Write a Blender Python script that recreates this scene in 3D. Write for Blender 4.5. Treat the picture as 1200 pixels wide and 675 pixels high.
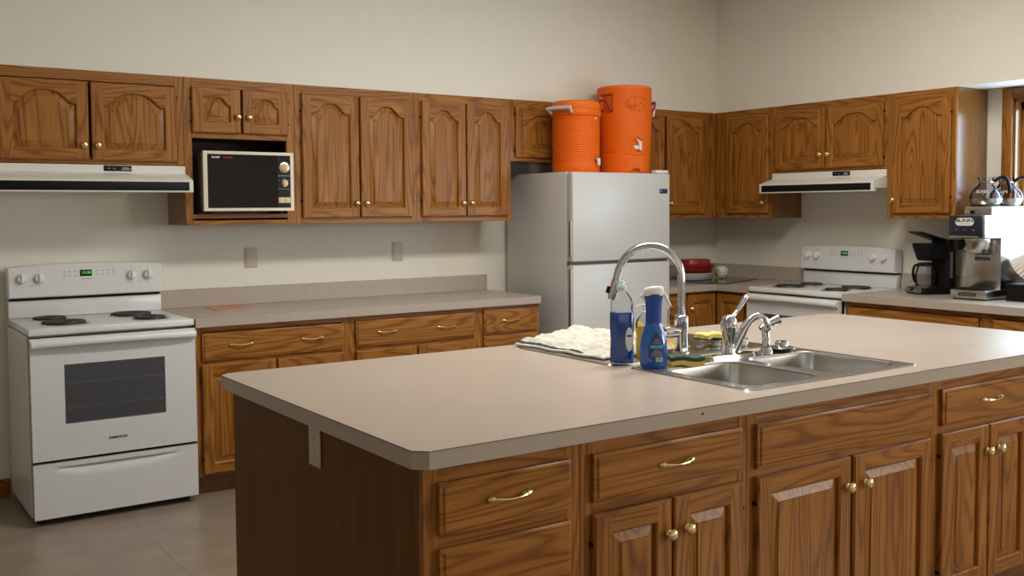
import bpy, bmesh, math, random
from mathutils import Vector, Matrix
random.seed(7)
PI = math.pi
SC = bpy.context.scene
COL = SC.collection
for o in list(bpy.data.objects):
    bpy.data.objects.remove(o)

# ------------------------------------------------------------------ camera
CAM = Vector((-5.8541, -5.6563, 1.4509))
YAW, PITCH, ROLL, FPX, PY = 0.6044, -0.0524, -0.0066, 1181.6, 307.03
fw = Vector((math.sin(YAW) * math.cos(PITCH), math.cos(YAW) * math.cos(PITCH), math.sin(PITCH)))
rt = Vector((math.cos(YAW), -math.sin(YAW), 0)); up = rt.cross(fw)
c_, s_ = math.cos(ROLL), math.sin(ROLL)
rt, up = c_ * rt + s_ * up, -s_ * rt + c_ * up
cam = bpy.data.objects.new('camera', bpy.data.cameras.new('camera'))
COL.objects.link(cam)
m = Matrix((rt, up, -fw)).transposed().to_4x4(); m.translation = CAM
cam.matrix_world = m
cam.data.sensor_width = 36.0
cam.data.lens = 36.0 * FPX / 1200.0
cam.data.shift_y = (PY - 337.5) / 1200.0
cam.data.clip_start = 0.05
SC.camera = cam

# ------------------------------------------------------------------ light
SC.view_settings.view_transform = 'Standard'
SC.view_settings.look = 'None'
SC.view_settings.gamma = 1.0
SC.view_settings.use_curve_mapping = False
SC.view_settings.exposure = 0.0
world = bpy.data.worlds.new('world'); SC.world = world
world.use_nodes = True
wb = world.node_tree.nodes['Background']
wb.inputs[0].default_value = (0.60, 0.79, 1.0, 1); wb.inputs[1].default_value = 8.0

def area(name, loc, aim, sx, sy, watt, color):
    d = bpy.data.lights.new(name, 'AREA'); d.shape = 'RECTANGLE'; d.size = sx; d.size_y = sy
    d.energy = watt; d.color = color
    o = bpy.data.objects.new(name, d); COL.objects.link(o); o.location = loc
    o.rotation_euler = (Vector(aim) - Vector(loc)).to_track_quat('-Z', 'Y').to_euler()
    return o
CEIL = 3.05
# fluorescent fittings on the ceiling over the island and further back in the hall
area('ceiling_lamp_light', (-2.8, -2.75, CEIL - 0.02), (-2.8, -2.75, 0), 2.4, 0.5, 82, (1.0, 0.97, 0.88))
area('ceiling_lamp_light', (-4.9, -3.0, CEIL - 0.02), (-4.9, -3.0, 0), 1.3, 0.5, 3, (1.0, 0.97, 0.92))
# daylight through the window beside the coffee brewer first, then two added fill lights
area('window_and_fill_light', (0.135, -3.43, 1.57), (-3, -3.43, 1.57), 2.0, 1.0, 5, (0.60, 0.84, 1.0))
area('window_and_fill_light', (-0.06, -6.9, 1.57), (-3, -6.9, 1.57), 2.0, 1.0, 92, (1.0, 0.95, 0.86))  # unseen fill added just inside the right wall, with no window there
area('rear_fill_light', (-5.6, -9.2 + 0.06, 1.7), (-5.6, 0, 1.7), 2.4, 1.2, 7, (0.9, 0.95, 1.0))  # broad fill added behind the camera for frontal light, not a window

# ------------------------------------------------------------------ materials
def nmat(name):
    mt = bpy.data.materials.new(name); mt.use_nodes = True
    nt = mt.node_tree
    return mt, nt, nt.nodes['Principled BSDF']
def mat(name, col, rough=0.5, metal=0.0, spec=None, trans=0.0, ior=None, emit=None, alpha=None, coat=0.0, var=0.0, vscale=40, bump=0.0):
    mt, nt, b = nmat(name)
    b.inputs['Base Color'].default_value = (*col, 1); b.inputs['Roughness'].default_value = rough
    b.inputs['Metallic'].default_value = metal
    if spec is not None: b.inputs['Specular IOR Level'].default_value = spec
    if trans: b.inputs['Transmission Weight'].default_value = trans
    if ior: b.inputs['IOR'].default_value = ior
    if coat: b.inputs['Coat Weight'].default_value = coat; b.inputs['Coat Roughness'].default_value = 0.08
    if emit: b.inputs['Emission Color'].default_value = (*emit[0], 1); b.inputs['Emission Strength'].default_value = emit[1]
    if alpha is not None: b.inputs['Alpha'].default_value = alpha
    N, L = nt.nodes, nt.links
    tc = N.new('ShaderNodeTexCoord'); no = N.new('ShaderNodeTexNoise')
    no.inputs['Scale'].default_value = vscale; no.inputs['Detail'].default_value = 3
    L.new(tc.outputs['Object'], no.inputs['Vector'])
    if var:
        r = N.new('ShaderNodeValToRGB')
        r.color_ramp.elements[0].position = 0.3; r.color_ramp.elements[1].position = 0.7
        r.color_ramp.elements[0].color = tuple(max(0, v * (1 - var)) for v in col) + (1,)
        r.color_ramp.elements[1].color = tuple(min(1, v * (1 + var)) for v in col) + (1,)
        L.new(no.outputs['Fac'], r.inputs['Fac']); L.new(r.outputs['Color'], b.inputs['Base Color'])
    if bump:
        bp = N.new('ShaderNodeBump'); bp.inputs['Strength'].default_value = bump; bp.inputs['Distance'].default_value = 0.002
        L.new(no.outputs['Fac'], bp.inputs['Height']); L.new(bp.outputs['Normal'], b.inputs['Normal'])
    return mt

OAK_L, OAK_M, OAK_D = (0.42, 0.186, 0.040), (0.315, 0.122, 0.021), (0.180, 0.060, 0.009)
def oak(name, axis, k=1.0, figure=1.0, rough=0.34, spec=0.28):
    """stained oak; axis: the direction the grain runs in, in the part's own space"""
    mt, nt, b = nmat(name); N, L = nt.nodes, nt.links
    tc = N.new('ShaderNodeTexCoord'); oi = N.new('ShaderNodeObjectInfo')
    ml = N.new('ShaderNodeVectorMath'); ml.operation = 'SCALE'; ml.inputs[0].default_value = (13.7, 7.3, 17.1)
    L.new(oi.outputs['Random'], ml.inputs['Scale'])
    ad = N.new('ShaderNodeVectorMath'); ad.operation = 'ADD'
    L.new(tc.outputs['Object'], ad.inputs[0]); L.new(ml.outputs[0], ad.inputs[1])
    def mapped(lo, hi):
        mp = N.new('ShaderNodeMapping')
        s = [hi, hi, hi]; s['xyz'.index(axis)] = lo
        mp.inputs['Scale'].default_value = s
        L.new(ad.outputs[0], mp.inputs['Vector']); return mp
    # figure: contour lines of a stretched noise field give the cathedral grain
    n1 = N.new('ShaderNodeTexNoise'); n1.inputs['Scale'].default_value = 1.0; n1.inputs['Detail'].default_value = 2.0; n1.inputs['Roughness'].default_value = 0.4
    L.new(mapped(0.62, 6.0).outputs[0], n1.inputs['Vector'])
    mu = N.new('ShaderNodeMath'); mu.operation = 'MULTIPLY'; mu.inputs[1].default_value = 135.0
    L.new(n1.outputs['Fac'], mu.inputs[0])
    sn = N.new('ShaderNodeMath'); sn.operation = 'SINE'; L.new(mu.outputs[0], sn.inputs[0])
    mr = N.new('ShaderNodeMapRange'); mr.inputs['From Min'].default_value = -1; mr.inputs['From Max'].default_value = 1
    L.new(sn.outputs[0], mr.inputs['Value'])
    pw = N.new('ShaderNodeMath'); pw.operation = 'POWER'; pw.inputs[1].default_value = 2.6
    L.new(mr.outputs[0], pw.inputs[0])
    # pores
    n2 = N.new('ShaderNodeTexNoise'); n2.inputs['Scale'].default_value = 1.0; n2.inputs['Detail'].default_value = 2
    L.new(mapped(5.0, 190.0).outputs[0], n2.inputs['Vector'])
    n3 = N.new('ShaderNodeTexNoise'); n3.inputs['Scale'].default_value = 1.0; n3.inputs['Detail'].default_value = 2
    L.new(mapped(0.8, 14.0).outputs[0], n3.inputs['Vector'])
    a1 = N.new('ShaderNodeMath'); a1.operation = 'MULTIPLY_ADD'; a1.inputs[1].default_value = 0.36 * figure
    L.new(pw.outputs[0], a1.inputs[0])
    p2 = N.new('ShaderNodeMath'); p2.operation = 'MULTIPLY'; p2.inputs[1].default_value = 0.62
    L.new(n2.outputs['Fac'], p2.inputs[0]); L.new(p2.outputs[0], a1.inputs[2])
    a2 = N.new('ShaderNodeMath'); a2.operation = 'MULTIPLY_ADD'; a2.inputs[1].default_value = 0.42
    L.new(n3.outputs['Fac'], a2.inputs[0]); L.new(a1.outputs[0], a2.inputs[2])
    r = N.new('ShaderNodeValToRGB'); e = r.color_ramp.elements
    e[0].position = 0.30; e[0].color = tuple(v * k for v in OAK_L) + (1,)
    e[1].position = 0.95; e[1].color = tuple(v * k for v in OAK_D) + (1,)
    q = e.new(0.58); q.color = tuple(v * k for v in OAK_M) + (1,)
    L.new(a2.outputs[0], r.inputs['Fac']); L.new(r.outputs['Color'], b.inputs['Base Color'])
    b.inputs['Roughness'].default_value = rough
    b.inputs['Specular IOR Level'].default_value = spec
    bp = N.new('ShaderNodeBump'); bp.inputs['Strength'].default_value = 0.12; bp.inputs['Distance'].default_value = 0.001; bp.invert = True
    L.new(a1.outputs[0], bp.inputs['Height']); L.new(bp.outputs['Normal'], b.inputs['Normal'])
    return mt

M = {}
M['oak'] = oak('oak_upright_grain', 'z')
M['oakh'] = oak('oak_level_grain', 'x')
M['panel'] = oak('oak_veneer_panel', 'z', 0.58, 0.22, 0.20, 0.9)
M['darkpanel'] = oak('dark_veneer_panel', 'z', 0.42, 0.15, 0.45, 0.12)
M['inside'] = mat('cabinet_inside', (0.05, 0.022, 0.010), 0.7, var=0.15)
M['wall'] = mat('wall_paint', (0.79, 0.75, 0.66), 0.75, var=0.012, vscale=9, bump=0.05)
M['ceiling'] = mat('ceiling_paint', (0.78, 0.76, 0.70), 0.9, var=0.02)
M['white'] = mat('white_enamel', (0.72, 0.715, 0.71), 0.22, var=0.01)
M['white2'] = mat('white_plastic', (0.78, 0.77, 0.74), 0.38, var=0.01)
M['almond'] = mat('hood_enamel', (0.76, 0.735, 0.68), 0.25, var=0.01)
M['fridge'] = mat('fridge_enamel', (0.60, 0.59, 0.575), 0.30, var=0.01, vscale=300, bump=0.03)
M['black'] = mat('black_plastic', (0.008, 0.008, 0.009), 0.45, spec=0.14, var=0.1)
M['blackgloss'] = mat('black_gloss', (0.010, 0.010, 0.011), 0.15, spec=0.3, var=0.1)
M['rubber'] = mat('black_rubber', (0.02, 0.02, 0.02), 0.8, var=0.1)
M['chrome'] = mat('chrome', (0.62, 0.63, 0.65), 0.06, 1.0, var=0.02)
M['brass'] = mat('polished_brass', (0.83, 0.66, 0.33), 0.16, 1.0, var=0.05)
M['steel'] = mat('brushed_steel', (0.50, 0.485, 0.46), 0.26, 1.0, var=0.04, vscale=60)
M['coil'] = mat('coil_iron', (0.035, 0.033, 0.034), 0.45, var=0.2)
M['pan'] = mat('drip_pan_chrome', (0.55, 0.54, 0.52), 0.22, 1.0, var=0.05)
M['ovenglass'] = mat('oven_window_glass', (0.12, 0.12, 0.13), 0.10, alpha=0.60, var=0.02)
M['mirrorblack'] = mat('microwave_door_glass', (0.010, 0.008, 0.007), 0.14, spec=0.18, var=0.05)
M['bezel'] = mat('microwave_trim', (0.63, 0.57, 0.47), 0.32, 0.3, var=0.03)
M['microside'] = mat('microwave_side', (0.20, 0.155, 0.11), 0.45, var=0.1)
M['gold'] = mat('gold_dial', (0.55, 0.43, 0.20), 0.35, 0.6, var=0.05)
M['silver'] = mat('silver_dial', (0.60, 0.58, 0.56), 0.3, 0.8, var=0.03)
M['cream'] = mat('cream_button', (0.70, 0.60, 0.40), 0.5, var=0.03)
M['orange'] = mat('orange_plastic', (0.80, 0.130, 0.004), 0.48, spec=0.25, var=0.03, vscale=25)
M['orange2'] = mat('orange_lid_plastic', (0.84, 0.165, 0.006), 0.45, spec=0.3, var=0.03, vscale=25)
M['redstrap'] = mat('dark_red_handle', (0.33, 0.022, 0.014), 0.4, var=0.05)
M['greyplastic'] = mat('grey_plastic', (0.60, 0.60, 0.60), 0.4, var=0.02)
M['greydark'] = mat('dark_grey', (0.12, 0.12, 0.12), 0.5, var=0.05)
M['print'] = mat('grey_print', (0.36, 0.36, 0.37), 0.6, var=0.05)
M['ink'] = mat('black_ink', (0.02, 0.02, 0.02), 0.6, var=0.05)
M['whiteink'] = mat('white_ink', (0.75, 0.75, 0.75), 0.6, var=0.02)
M['redink'] = mat('red_ink', (0.50, 0.04, 0.02), 0.6, var=0.02)
M['green'] = mat('green_digits', (0.05, 0.5, 0.05), 0.5, emit=((0.12, 0.8, 0.10), 0.55), var=0.02)
M['plate'] = mat('outlet_plate', (0.55, 0.48, 0.36), 0.4, var=0.02)
M['platelight'] = mat('outlet_face', (0.60, 0.54, 0.42), 0.35, var=0.02)
M['red'] = mat('red_enamel', (0.30, 0.018, 0.014), 0.28, var=0.04)
M['ceramic'] = mat('white_ceramic', (0.62, 0.63, 0.62), 0.25, var=0.02)
M['bristle'] = mat('white_bristles', (0.72, 0.66, 0.55), 0.8, var=0.12, vscale=120)
M['wood_yellow'] = mat('yellow_wood', (0.60, 0.36, 0.10), 0.5, var=0.12)
M['darkglass'] = mat('dark_glass_board', (0.075, 0.066, 0.055), 0.06, var=0.05)
M['paper'] = mat('salmon_paper', (0.62, 0.30, 0.17), 0.8, var=0.02)
M['sponge'] = mat('yellow_sponge', (0.72, 0.58, 0.16), 0.95, var=0.12, vscale=220, bump=0.8)
M['scour'] = mat('green_scouring_pad', (0.05, 0.085, 0.055), 0.95, var=0.35, vscale=320, bump=0.8)
M['towel'] = mat('cream_terry', (0.68, 0.64, 0.56), 0.95, var=0.07, vscale=260, bump=0.9)
M['stripe'] = mat('dark_towel_stripe', (0.05, 0.06, 0.06), 0.9, var=0.2)
M['tan'] = mat('tan_cloth', (0.62, 0.42, 0.17), 0.9, var=0.12, vscale=90, bump=0.6)

def thin_clear(name, tint, f0):
    """thin clear wall: mostly see-through, with a glossy film that grows towards the rim"""
    mt = bpy.data.materials.new(name); mt.use_nodes = True; nt = mt.node_tree; N, L = nt.nodes, nt.links
    N.remove(N['Principled BSDF'])
    tr = N.new('ShaderNodeBsdfTransparent'); tr.inputs[0].default_value = (*tint, 1)
    gl = N.new('ShaderNodeBsdfGlossy'); gl.inputs['Roughness'].default_value = 0.06
    lw = N.new('ShaderNodeLayerWeight'); lw.inputs['Blend'].default_value = f0
    mx = N.new('ShaderNodeMixShader'); L.new(lw.outputs['Fresnel'], mx.inputs[0]); L.new(tr.outputs[0], mx.inputs[1]); L.new(gl.outputs[0], mx.inputs[2])
    L.new(mx.outputs[0], N['Material Output'].inputs['Surface'])
    return mt
M['clearplastic'] = thin_clear('clear_bottle', (0.90, 0.92, 0.92), 0.20)
M['bluesoap'] = mat('blue_soap', (0.014, 0.11, 0.50), 0.12, var=0.15, vscale=30, coat=0.6)
M['bluebottle'] = mat('blue_bottle', (0.006, 0.10, 0.42), 0.14, var=0.06, coat=0.7)
M['bluesleeve'] = mat('deep_blue_sleeve', (0.012, 0.055, 0.33), 0.30, var=0.04)
M['bluelabel'] = mat('navy_label', (0.018, 0.028, 0.14), 0.35, var=0.05)
M['cyan'] = mat('cyan_band', (0.05, 0.33, 0.62), 0.4, var=0.03)
M['mint'] = mat('mint_cap', (0.52, 0.70, 0.62), 0.35, var=0.02)
M['yellowsoap'] = mat('yellow_soap', (0.66, 0.47, 0.06), 0.15, var=0.04)
M['glass'] = thin_clear('clear_glass', (0.90, 0.89, 0.92), 0.16)
M['coffee'] = mat('coffee', (0.10, 0.06, 0.035), 0.1, var=0.1)
M['filter'] = mat('filter_paper', (0.72, 0.68, 0.60), 0.9, var=0.05)
M['navy'] = mat('navy_panel', (0.012, 0.015, 0.030), 0.3, var=0.05)
M['badge'] = mat('badge_blue', (0.05, 0.07, 0.15), 0.2, 0.5, var=0.05)

def laminate():
    mt, nt, b = nmat('speckled_laminate'); N, L = nt.nodes, nt.links
    tc = N.new('ShaderNodeTexCoord'); n = N.new('ShaderNodeTexNoise'); n.inputs['Scale'].default_value = 420; n.inputs['Detail'].default_value = 2
    L.new(tc.outputs['Object'], n.inputs['Vector'])
    r = N.new('ShaderNodeValToRGB'); e = r.color_ramp.elements
    e[0].position = 0.33; e[0].color = (0.35, 0.285, 0.236, 1); e[1].position = 0.62; e[1].color = (0.51, 0.430, 0.365, 1)
    L.new(n.outputs['Fac'], r.inputs['Fac'])
    n2 = N.new('ShaderNodeTexNoise'); n2.inputs['Scale'].default_value = 3.5; n2.inputs['Detail'].default_value = 4
    L.new(tc.outputs['Object'], n2.inputs['Vector'])
    mr = N.new('ShaderNodeMapRange'); mr.inputs['To Min'].default_value = 0.24; mr.inputs['To Max'].default_value = 0.40
    L.new(n2.outputs['Fac'], mr.inputs['Value']); L.new(mr.outputs[0], b.inputs['Roughness'])
    L.new(r.outputs['Color'], b.inputs['Base Color']); b.inputs['Specular IOR Level'].default_value = 0.38
    return mt
M['laminate'] = laminate()
M['seam'] = mat('laminate_seam', (0.09, 0.065, 0.05), 0.6, var=0.1)
def vinyl():
    mt, nt, b = nmat('sheet_vinyl_floor'); N, L = nt.nodes, nt.links
    tc = N.new('ShaderNodeTexCoord'); n = N.new('ShaderNodeTexNoise'); n.inputs['Scale'].default_value = 6; n.inputs['Detail'].default_value = 6
    L.new(tc.outputs['Object'], n.inputs['Vector'])
    r = N.new('ShaderNodeValToRGB'); e = r.color_ramp.elements
    e[0].position = 0.35; e[0].color = (0.26, 0.20, 0.155, 1); e[1].position = 0.65; e[1].color = (0.31, 0.245, 0.19, 1)
    L.new(n.outputs['Fac'], r.inputs['Fac'])
    # welded seams between the sheets
    sx = N.new('ShaderNodeSeparateXYZ'); L.new(tc.outputs['Object'], sx.inputs[0])
    md = N.new('ShaderNodeMath'); md.operation = 'PINGPONG'; md.inputs[1].default_value = 0.91
    of = N.new('ShaderNodeMath'); of.operation = 'ADD'; of.inputs[1].default_value = 4.672 + 1.82
    L.new(sx.outputs[0], of.inputs[0]); L.new(of.outputs[0], md.inputs[0])
    lt = N.new('ShaderNodeMath'); lt.operation = 'LESS_THAN'; lt.inputs[1].default_value = 0.002
    L.new(md.outputs[0], lt.inputs[0])
    mx = N.new('ShaderNodeMixRGB'); mx.inputs[2].default_value = (0.16, 0.12, 0.09, 1)
    L.new(lt.outputs[0], mx.inputs[0]); L.new(r.outputs['Color'], mx.inputs[1]); L.new(mx.outputs[0], b.inputs['Base Color'])
    b.inputs['Roughness'].default_value = 0.30
    return mt
M['floor'] = vinyl()

# ------------------------------------------------------------------ mesh builder
class MB:
    def __init__(s):
        s.v = []; s.f = []; s.m = []; s.mats = []
    def mi(s, k):
        if k not in s.mats: s.mats.append(k)
        return s.mats.index(k)
    def add(s, vs, fs, k):
        o = len(s.v); i = s.mi(k); s.v += [tuple(p) for p in vs]
        for f in fs: s.f.append(tuple(o + a for a in f)); s.m.append(i)
        return s
    def box(s, x0, x1, y0, y1, z0, z1, k, bev=0.0, seg=2):
        bm = bmesh.new(); bmesh.ops.create_cube(bm, size=1)
        for p in bm.verts:
            p.co = Vector(((x0 + x1) / 2 + p.co.x * (x1 - x0), (y0 + y1) / 2 + p.co.y * (y1 - y0), (z0 + z1) / 2 + p.co.z * (z1 - z0)))
        if bev: bmesh.ops.bevel(bm, geom=list(bm.edges), offset=bev, segments=seg, affect='EDGES', profile=0.5)
        return s.bm(bm, k)
    def bm(s, bm, k, mtx=None):
        bm.verts.index_update()
        vs = [(mtx @ p.co if mtx else p.co) for p in bm.verts]
        fs = [[p.index for p in f.verts] for f in bm.faces]
        bm.free(); return s.add([tuple(p) for p in vs], fs, k)
    def lathe(s, prof, k, n=24, org=(0, 0, 0), axis=(0, 0, 1), sx=1.0, sy=1.0, fn=None):
        """prof: (radius, height) along the axis"""
        ax = Vector(axis).normalized()
        t = Vector((1, 0, 0)) if abs(ax.z) > 0.9 else Vector((0, 0, 1)).cross(ax).normalized()
        b = ax.cross(t); org = Vector(org); vs = []; fs = []
        for (r, h) in prof:
            for i in range(n):
                a = 2 * PI * i / n; rr = r * (fn(a, h) if fn else 1.0)
                vs.append(org + ax * h + t * (rr * sx * math.cos(a)) + b * (rr * sy * math.sin(a)))
        for j in range(len(prof) - 1):
            for i in range(n):
                i2 = (i + 1) % n; fs.append((j * n + i, j * n + i2, (j + 1) * n + i2, (j + 1) * n + i))
        if prof[0][0] > 1e-5: fs.append(tuple(reversed(range(n))))
        if prof[-1][0] > 1e-5: fs.append(tuple((len(prof) - 1) * n + i for i in range(n)))
        return s.add(vs, fs, k)
    def tube(s, path, rad, k, n=12, cap=True, flat=1.0):
        P = [Vector(p) for p in path]
        R = rad if isinstance(rad, (list, tuple)) else [rad] * len(P)
        vs = []; fs = []; prev = None
        for i, p in enumerate(P):
            d = (P[min(i + 1, len(P) - 1)] - P[max(i - 1, 0)]).normalized()
            if prev is None:
                a = Vector((0, 0, 1)) if abs(d.z) < 0.9 else Vector((1, 0, 0))
                u = d.cross(a).normalized()
            else:
                u = (prev - d * prev.dot(d)).normalized()
            prev = u; w = d.cross(u)
            for q in range(n):
                an = 2 * PI * q / n
                vs.append(p + u * (R[i] * math.cos(an)) + w * (R[i] * flat * math.sin(an)))
        for i in range(len(P) - 1):
            for q in range(n):
                q2 = (q + 1) % n; fs.append((i * n + q, i * n + q2, (i + 1) * n + q2, (i + 1) * n + q))
        if cap: fs.append(tuple(reversed(range(n)))); fs.append(tuple((len(P) - 1) * n + q for q in range(n)))
        return s.add(vs, fs, k)
    def prism(s, poly, lo, hi, k, plane='xy'):
        """poly in the named plane, extruded along the remaining axis"""
        n = len(poly)
        def pt(a, b, c): return {'xy': (a, b, c), 'xz': (a, c, b), 'yz': (c, a, b)}[plane]
        vs = [pt(a, b, lo) for a, b in poly] + [pt(a, b, hi) for a, b in poly]
        fs = [tuple(reversed(range(n))), tuple(range(n, 2 * n))] + [(i, (i + 1) % n, n + (i + 1) % n, n + i) for i in range(n)]
        return s.add(vs, fs, k)
    def xform(s, mtx):
        s.v = [tuple(mtx @ Vector(p)) for p in s.v]; return s
    def build(s, name, parent=None, label=None, smooth=True, ang=38, fix=True):
        me = bpy.data.meshes.new(name); me.from_pydata(s.v, [], s.f)
        for k in s.mats: me.materials.append(M[k])
        for p, i in zip(me.polygons, s.m): p.material_index = i; p.use_smooth = smooth
        if fix:
            bm = bmesh.new(); bm.from_mesh(me); bmesh.ops.recalc_face_normals(bm, faces=bm.faces); bm.to_mesh(me); bm.free()
        if smooth: me.set_sharp_from_angle(angle=math.radians(ang))
        o = bpy.data.objects.new(name, me); COL.objects.link(o)
        if parent: o.parent = parent
        if label: o['label'] = label
        return o

def tag(o, label, cat, group=None):
    o['label'] = label; o['category'] = cat
    if group: o['group'] = group
    return o
def thing(name, label, cat, loc=(0, 0, 0), rz=0.0, group=None):
    o = bpy.data.objects.new(name, None); COL.objects.link(o); o.empty_display_size = 0.1
    o.location = loc; o.rotation_euler = (0, 0, rz)
    return tag(o, label, cat, group)
def struct(mb, name, **kw):
    o = mb.build(name, **kw); o['kind'] = 'structure'; return o
RW = -PI / 2                       # things that stand against the right wall face -x

def text_bm(body, size, depth=0.0006, align='CENTER', bold=0.0, sx=1.0):
    cu = bpy.data.curves.new('letters', 'FONT'); cu.body = body; cu.size = size; cu.extrude = depth
    cu.align_x = align; cu.align_y = 'CENTER'; cu.offset = bold
    ob = bpy.data.objects.new('letters', cu); COL.objects.link(ob)
    dg = bpy.context.evaluated_depsgraph_get(); dg.update()
    me = bpy.data.meshes.new_from_object(ob.evaluated_get(dg))
    bm = bmesh.new(); bm.from_mesh(me)
    bpy.data.objects.remove(ob); bpy.data.curves.remove(cu); bpy.data.meshes.remove(me)
    for v in bm.verts: v.co.x *= sx
    return bm
def lettering(mb, body, size, x, y, z, k, face='-y', depth=0.0006, bold=0.0, sx=1.0, align='CENTER'):
    """flat letters on an upright surface that faces -y"""
    bm = text_bm(body, size, depth, align, bold, sx)
    mtx = Matrix.Translation((x, y, z)) @ Matrix.Rotation(PI / 2, 4, 'X')
    mb.bm(bm, k, mtx); return mb

def rrect(x0, x1, y0, y1, r, n=6):
    pts = []
    for cx, cy, a0 in ((x1 - r, y1 - r, 0), (x0 + r, y1 - r, PI / 2), (x0 + r, y0 + r, PI), (x1 - r, y0 + r, 1.5 * PI)):
        for i in range(n + 1):
            a = a0 + PI / 2 * i / n; pts.append((cx + r * math.cos(a), cy + r * math.sin(a)))
    return pts

# ------------------------------------------------------------------ room shell
XL, YF = -8.6, -9.2                      # far left wall, wall behind the camera
WY0, WY1, WZ0, WZ1 = -4.45, -2.41, 1.06, 2.08      # window opening in the right wall
struct(MB().box(XL, 0.0, YF, 0.0, -0.05, 0.0, 'floor'), 'floor')
struct(MB().box(XL, 0.0, YF, 0.0, CEIL, CEIL + 0.05, 'ceiling'), 'ceiling')
struct(MB().box(XL - 0.1, 0.12, 0.0, 0.12, 0.0, CEIL, 'wall'), 'wall_back')
struct(MB().box(XL - 0.1, XL, YF, 0.0, 0.0, CEIL, 'wall'), 'wall_left')
struct(MB().box(XL - 0.1, 0.12, YF - 0.1, YF, 0.0, CEIL, 'wall'), 'wall_front')
w = MB()
w.box(0, 0.12, WY1, 0.0, 0, CEIL, 'wall'); w.box(0, 0.12, YF, WY0, 0, CEIL, 'wall')
w.box(0, 0.12, WY0, WY1, 0, WZ0, 'wall'); w.box(0, 0.12, WY0, WY1, WZ1, CEIL, 'wall')
struct(w, 'wall_right')
UT = 2.15                                  # top of the upper cabinets, underside of the soffit
sf = MB()
sf.prism([(XL, -0.001), (XL, -0.325), (-0.325, -0.325), (-0.325, -6.5), (-0.001, -6.5), (-0.001, -0.001)], UT + 0.001, CEIL - 0.001, 'wall', 'xy')
struct(sf, 'soffit')
struct(MB().box(XL + 0.02, -5.078, -0.016, -0.001, 0.0, 0.095, 'oakh', 0.003), 'baseboard_back')
# window: casing, jamb, sash and glass
wn = MB()
for y0, y1, z0, z1, k in ((WY1, WY1 + 0.062, WZ0 - 0.06, WZ1 + 0.066, 'oak'), (WY0 - 0.062, WY0, WZ0 - 0.06, WZ1 + 0.066, 'oak')):
    wn.box(-0.020, -0.001, y0, y1, z0, z1, k, 0.004)
wn.box(-0.0201, -0.001, WY0, WY1, WZ1, WZ1 + 0.066, 'panel', 0.004)
wn.box(-0.035, -0.001, WY0 - 0.08, WY1 + 0.08, WZ0 - 0.03, WZ0, 'panel', 0.004)
for y0, y1 in ((WY1 - 0.015, WY1), (WY0, WY0 + 0.015)): wn.box(-0.001, 0.119, y0, y1, WZ0, WZ1, 'panel')
wn.box(-0.001, 0.119, WY0, WY1, WZ1 - 0.015, WZ1, 'panel'); wn.box(-0.001, 0.119, WY0, WY1, WZ0, WZ0 + 0.015, 'panel')
w1 = struct(wn, 'window_1')
sash = MB()
ym = (WY0 + WY1) / 2
for a, b in ((WY0 + 0.015, ym), (ym, WY1 - 0.015)):
    sash.box(0.06, 0.10, a, a + 0.022, WZ0 + 0.015, WZ1 - 0.015, 'oak'); sash.box(0.06, 0.10, b - 0.022, b, WZ0 + 0.015, WZ1 - 0.015, 'oak')
    sash.box(0.06, 0.10, a, b, WZ0 + 0.015, WZ0 + 0.06, 'oak'); sash.box(0.06, 0.10, a, b, WZ1 - 0.06, WZ1 - 0.015, 'oak')
sash.build('sash', w1)

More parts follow.
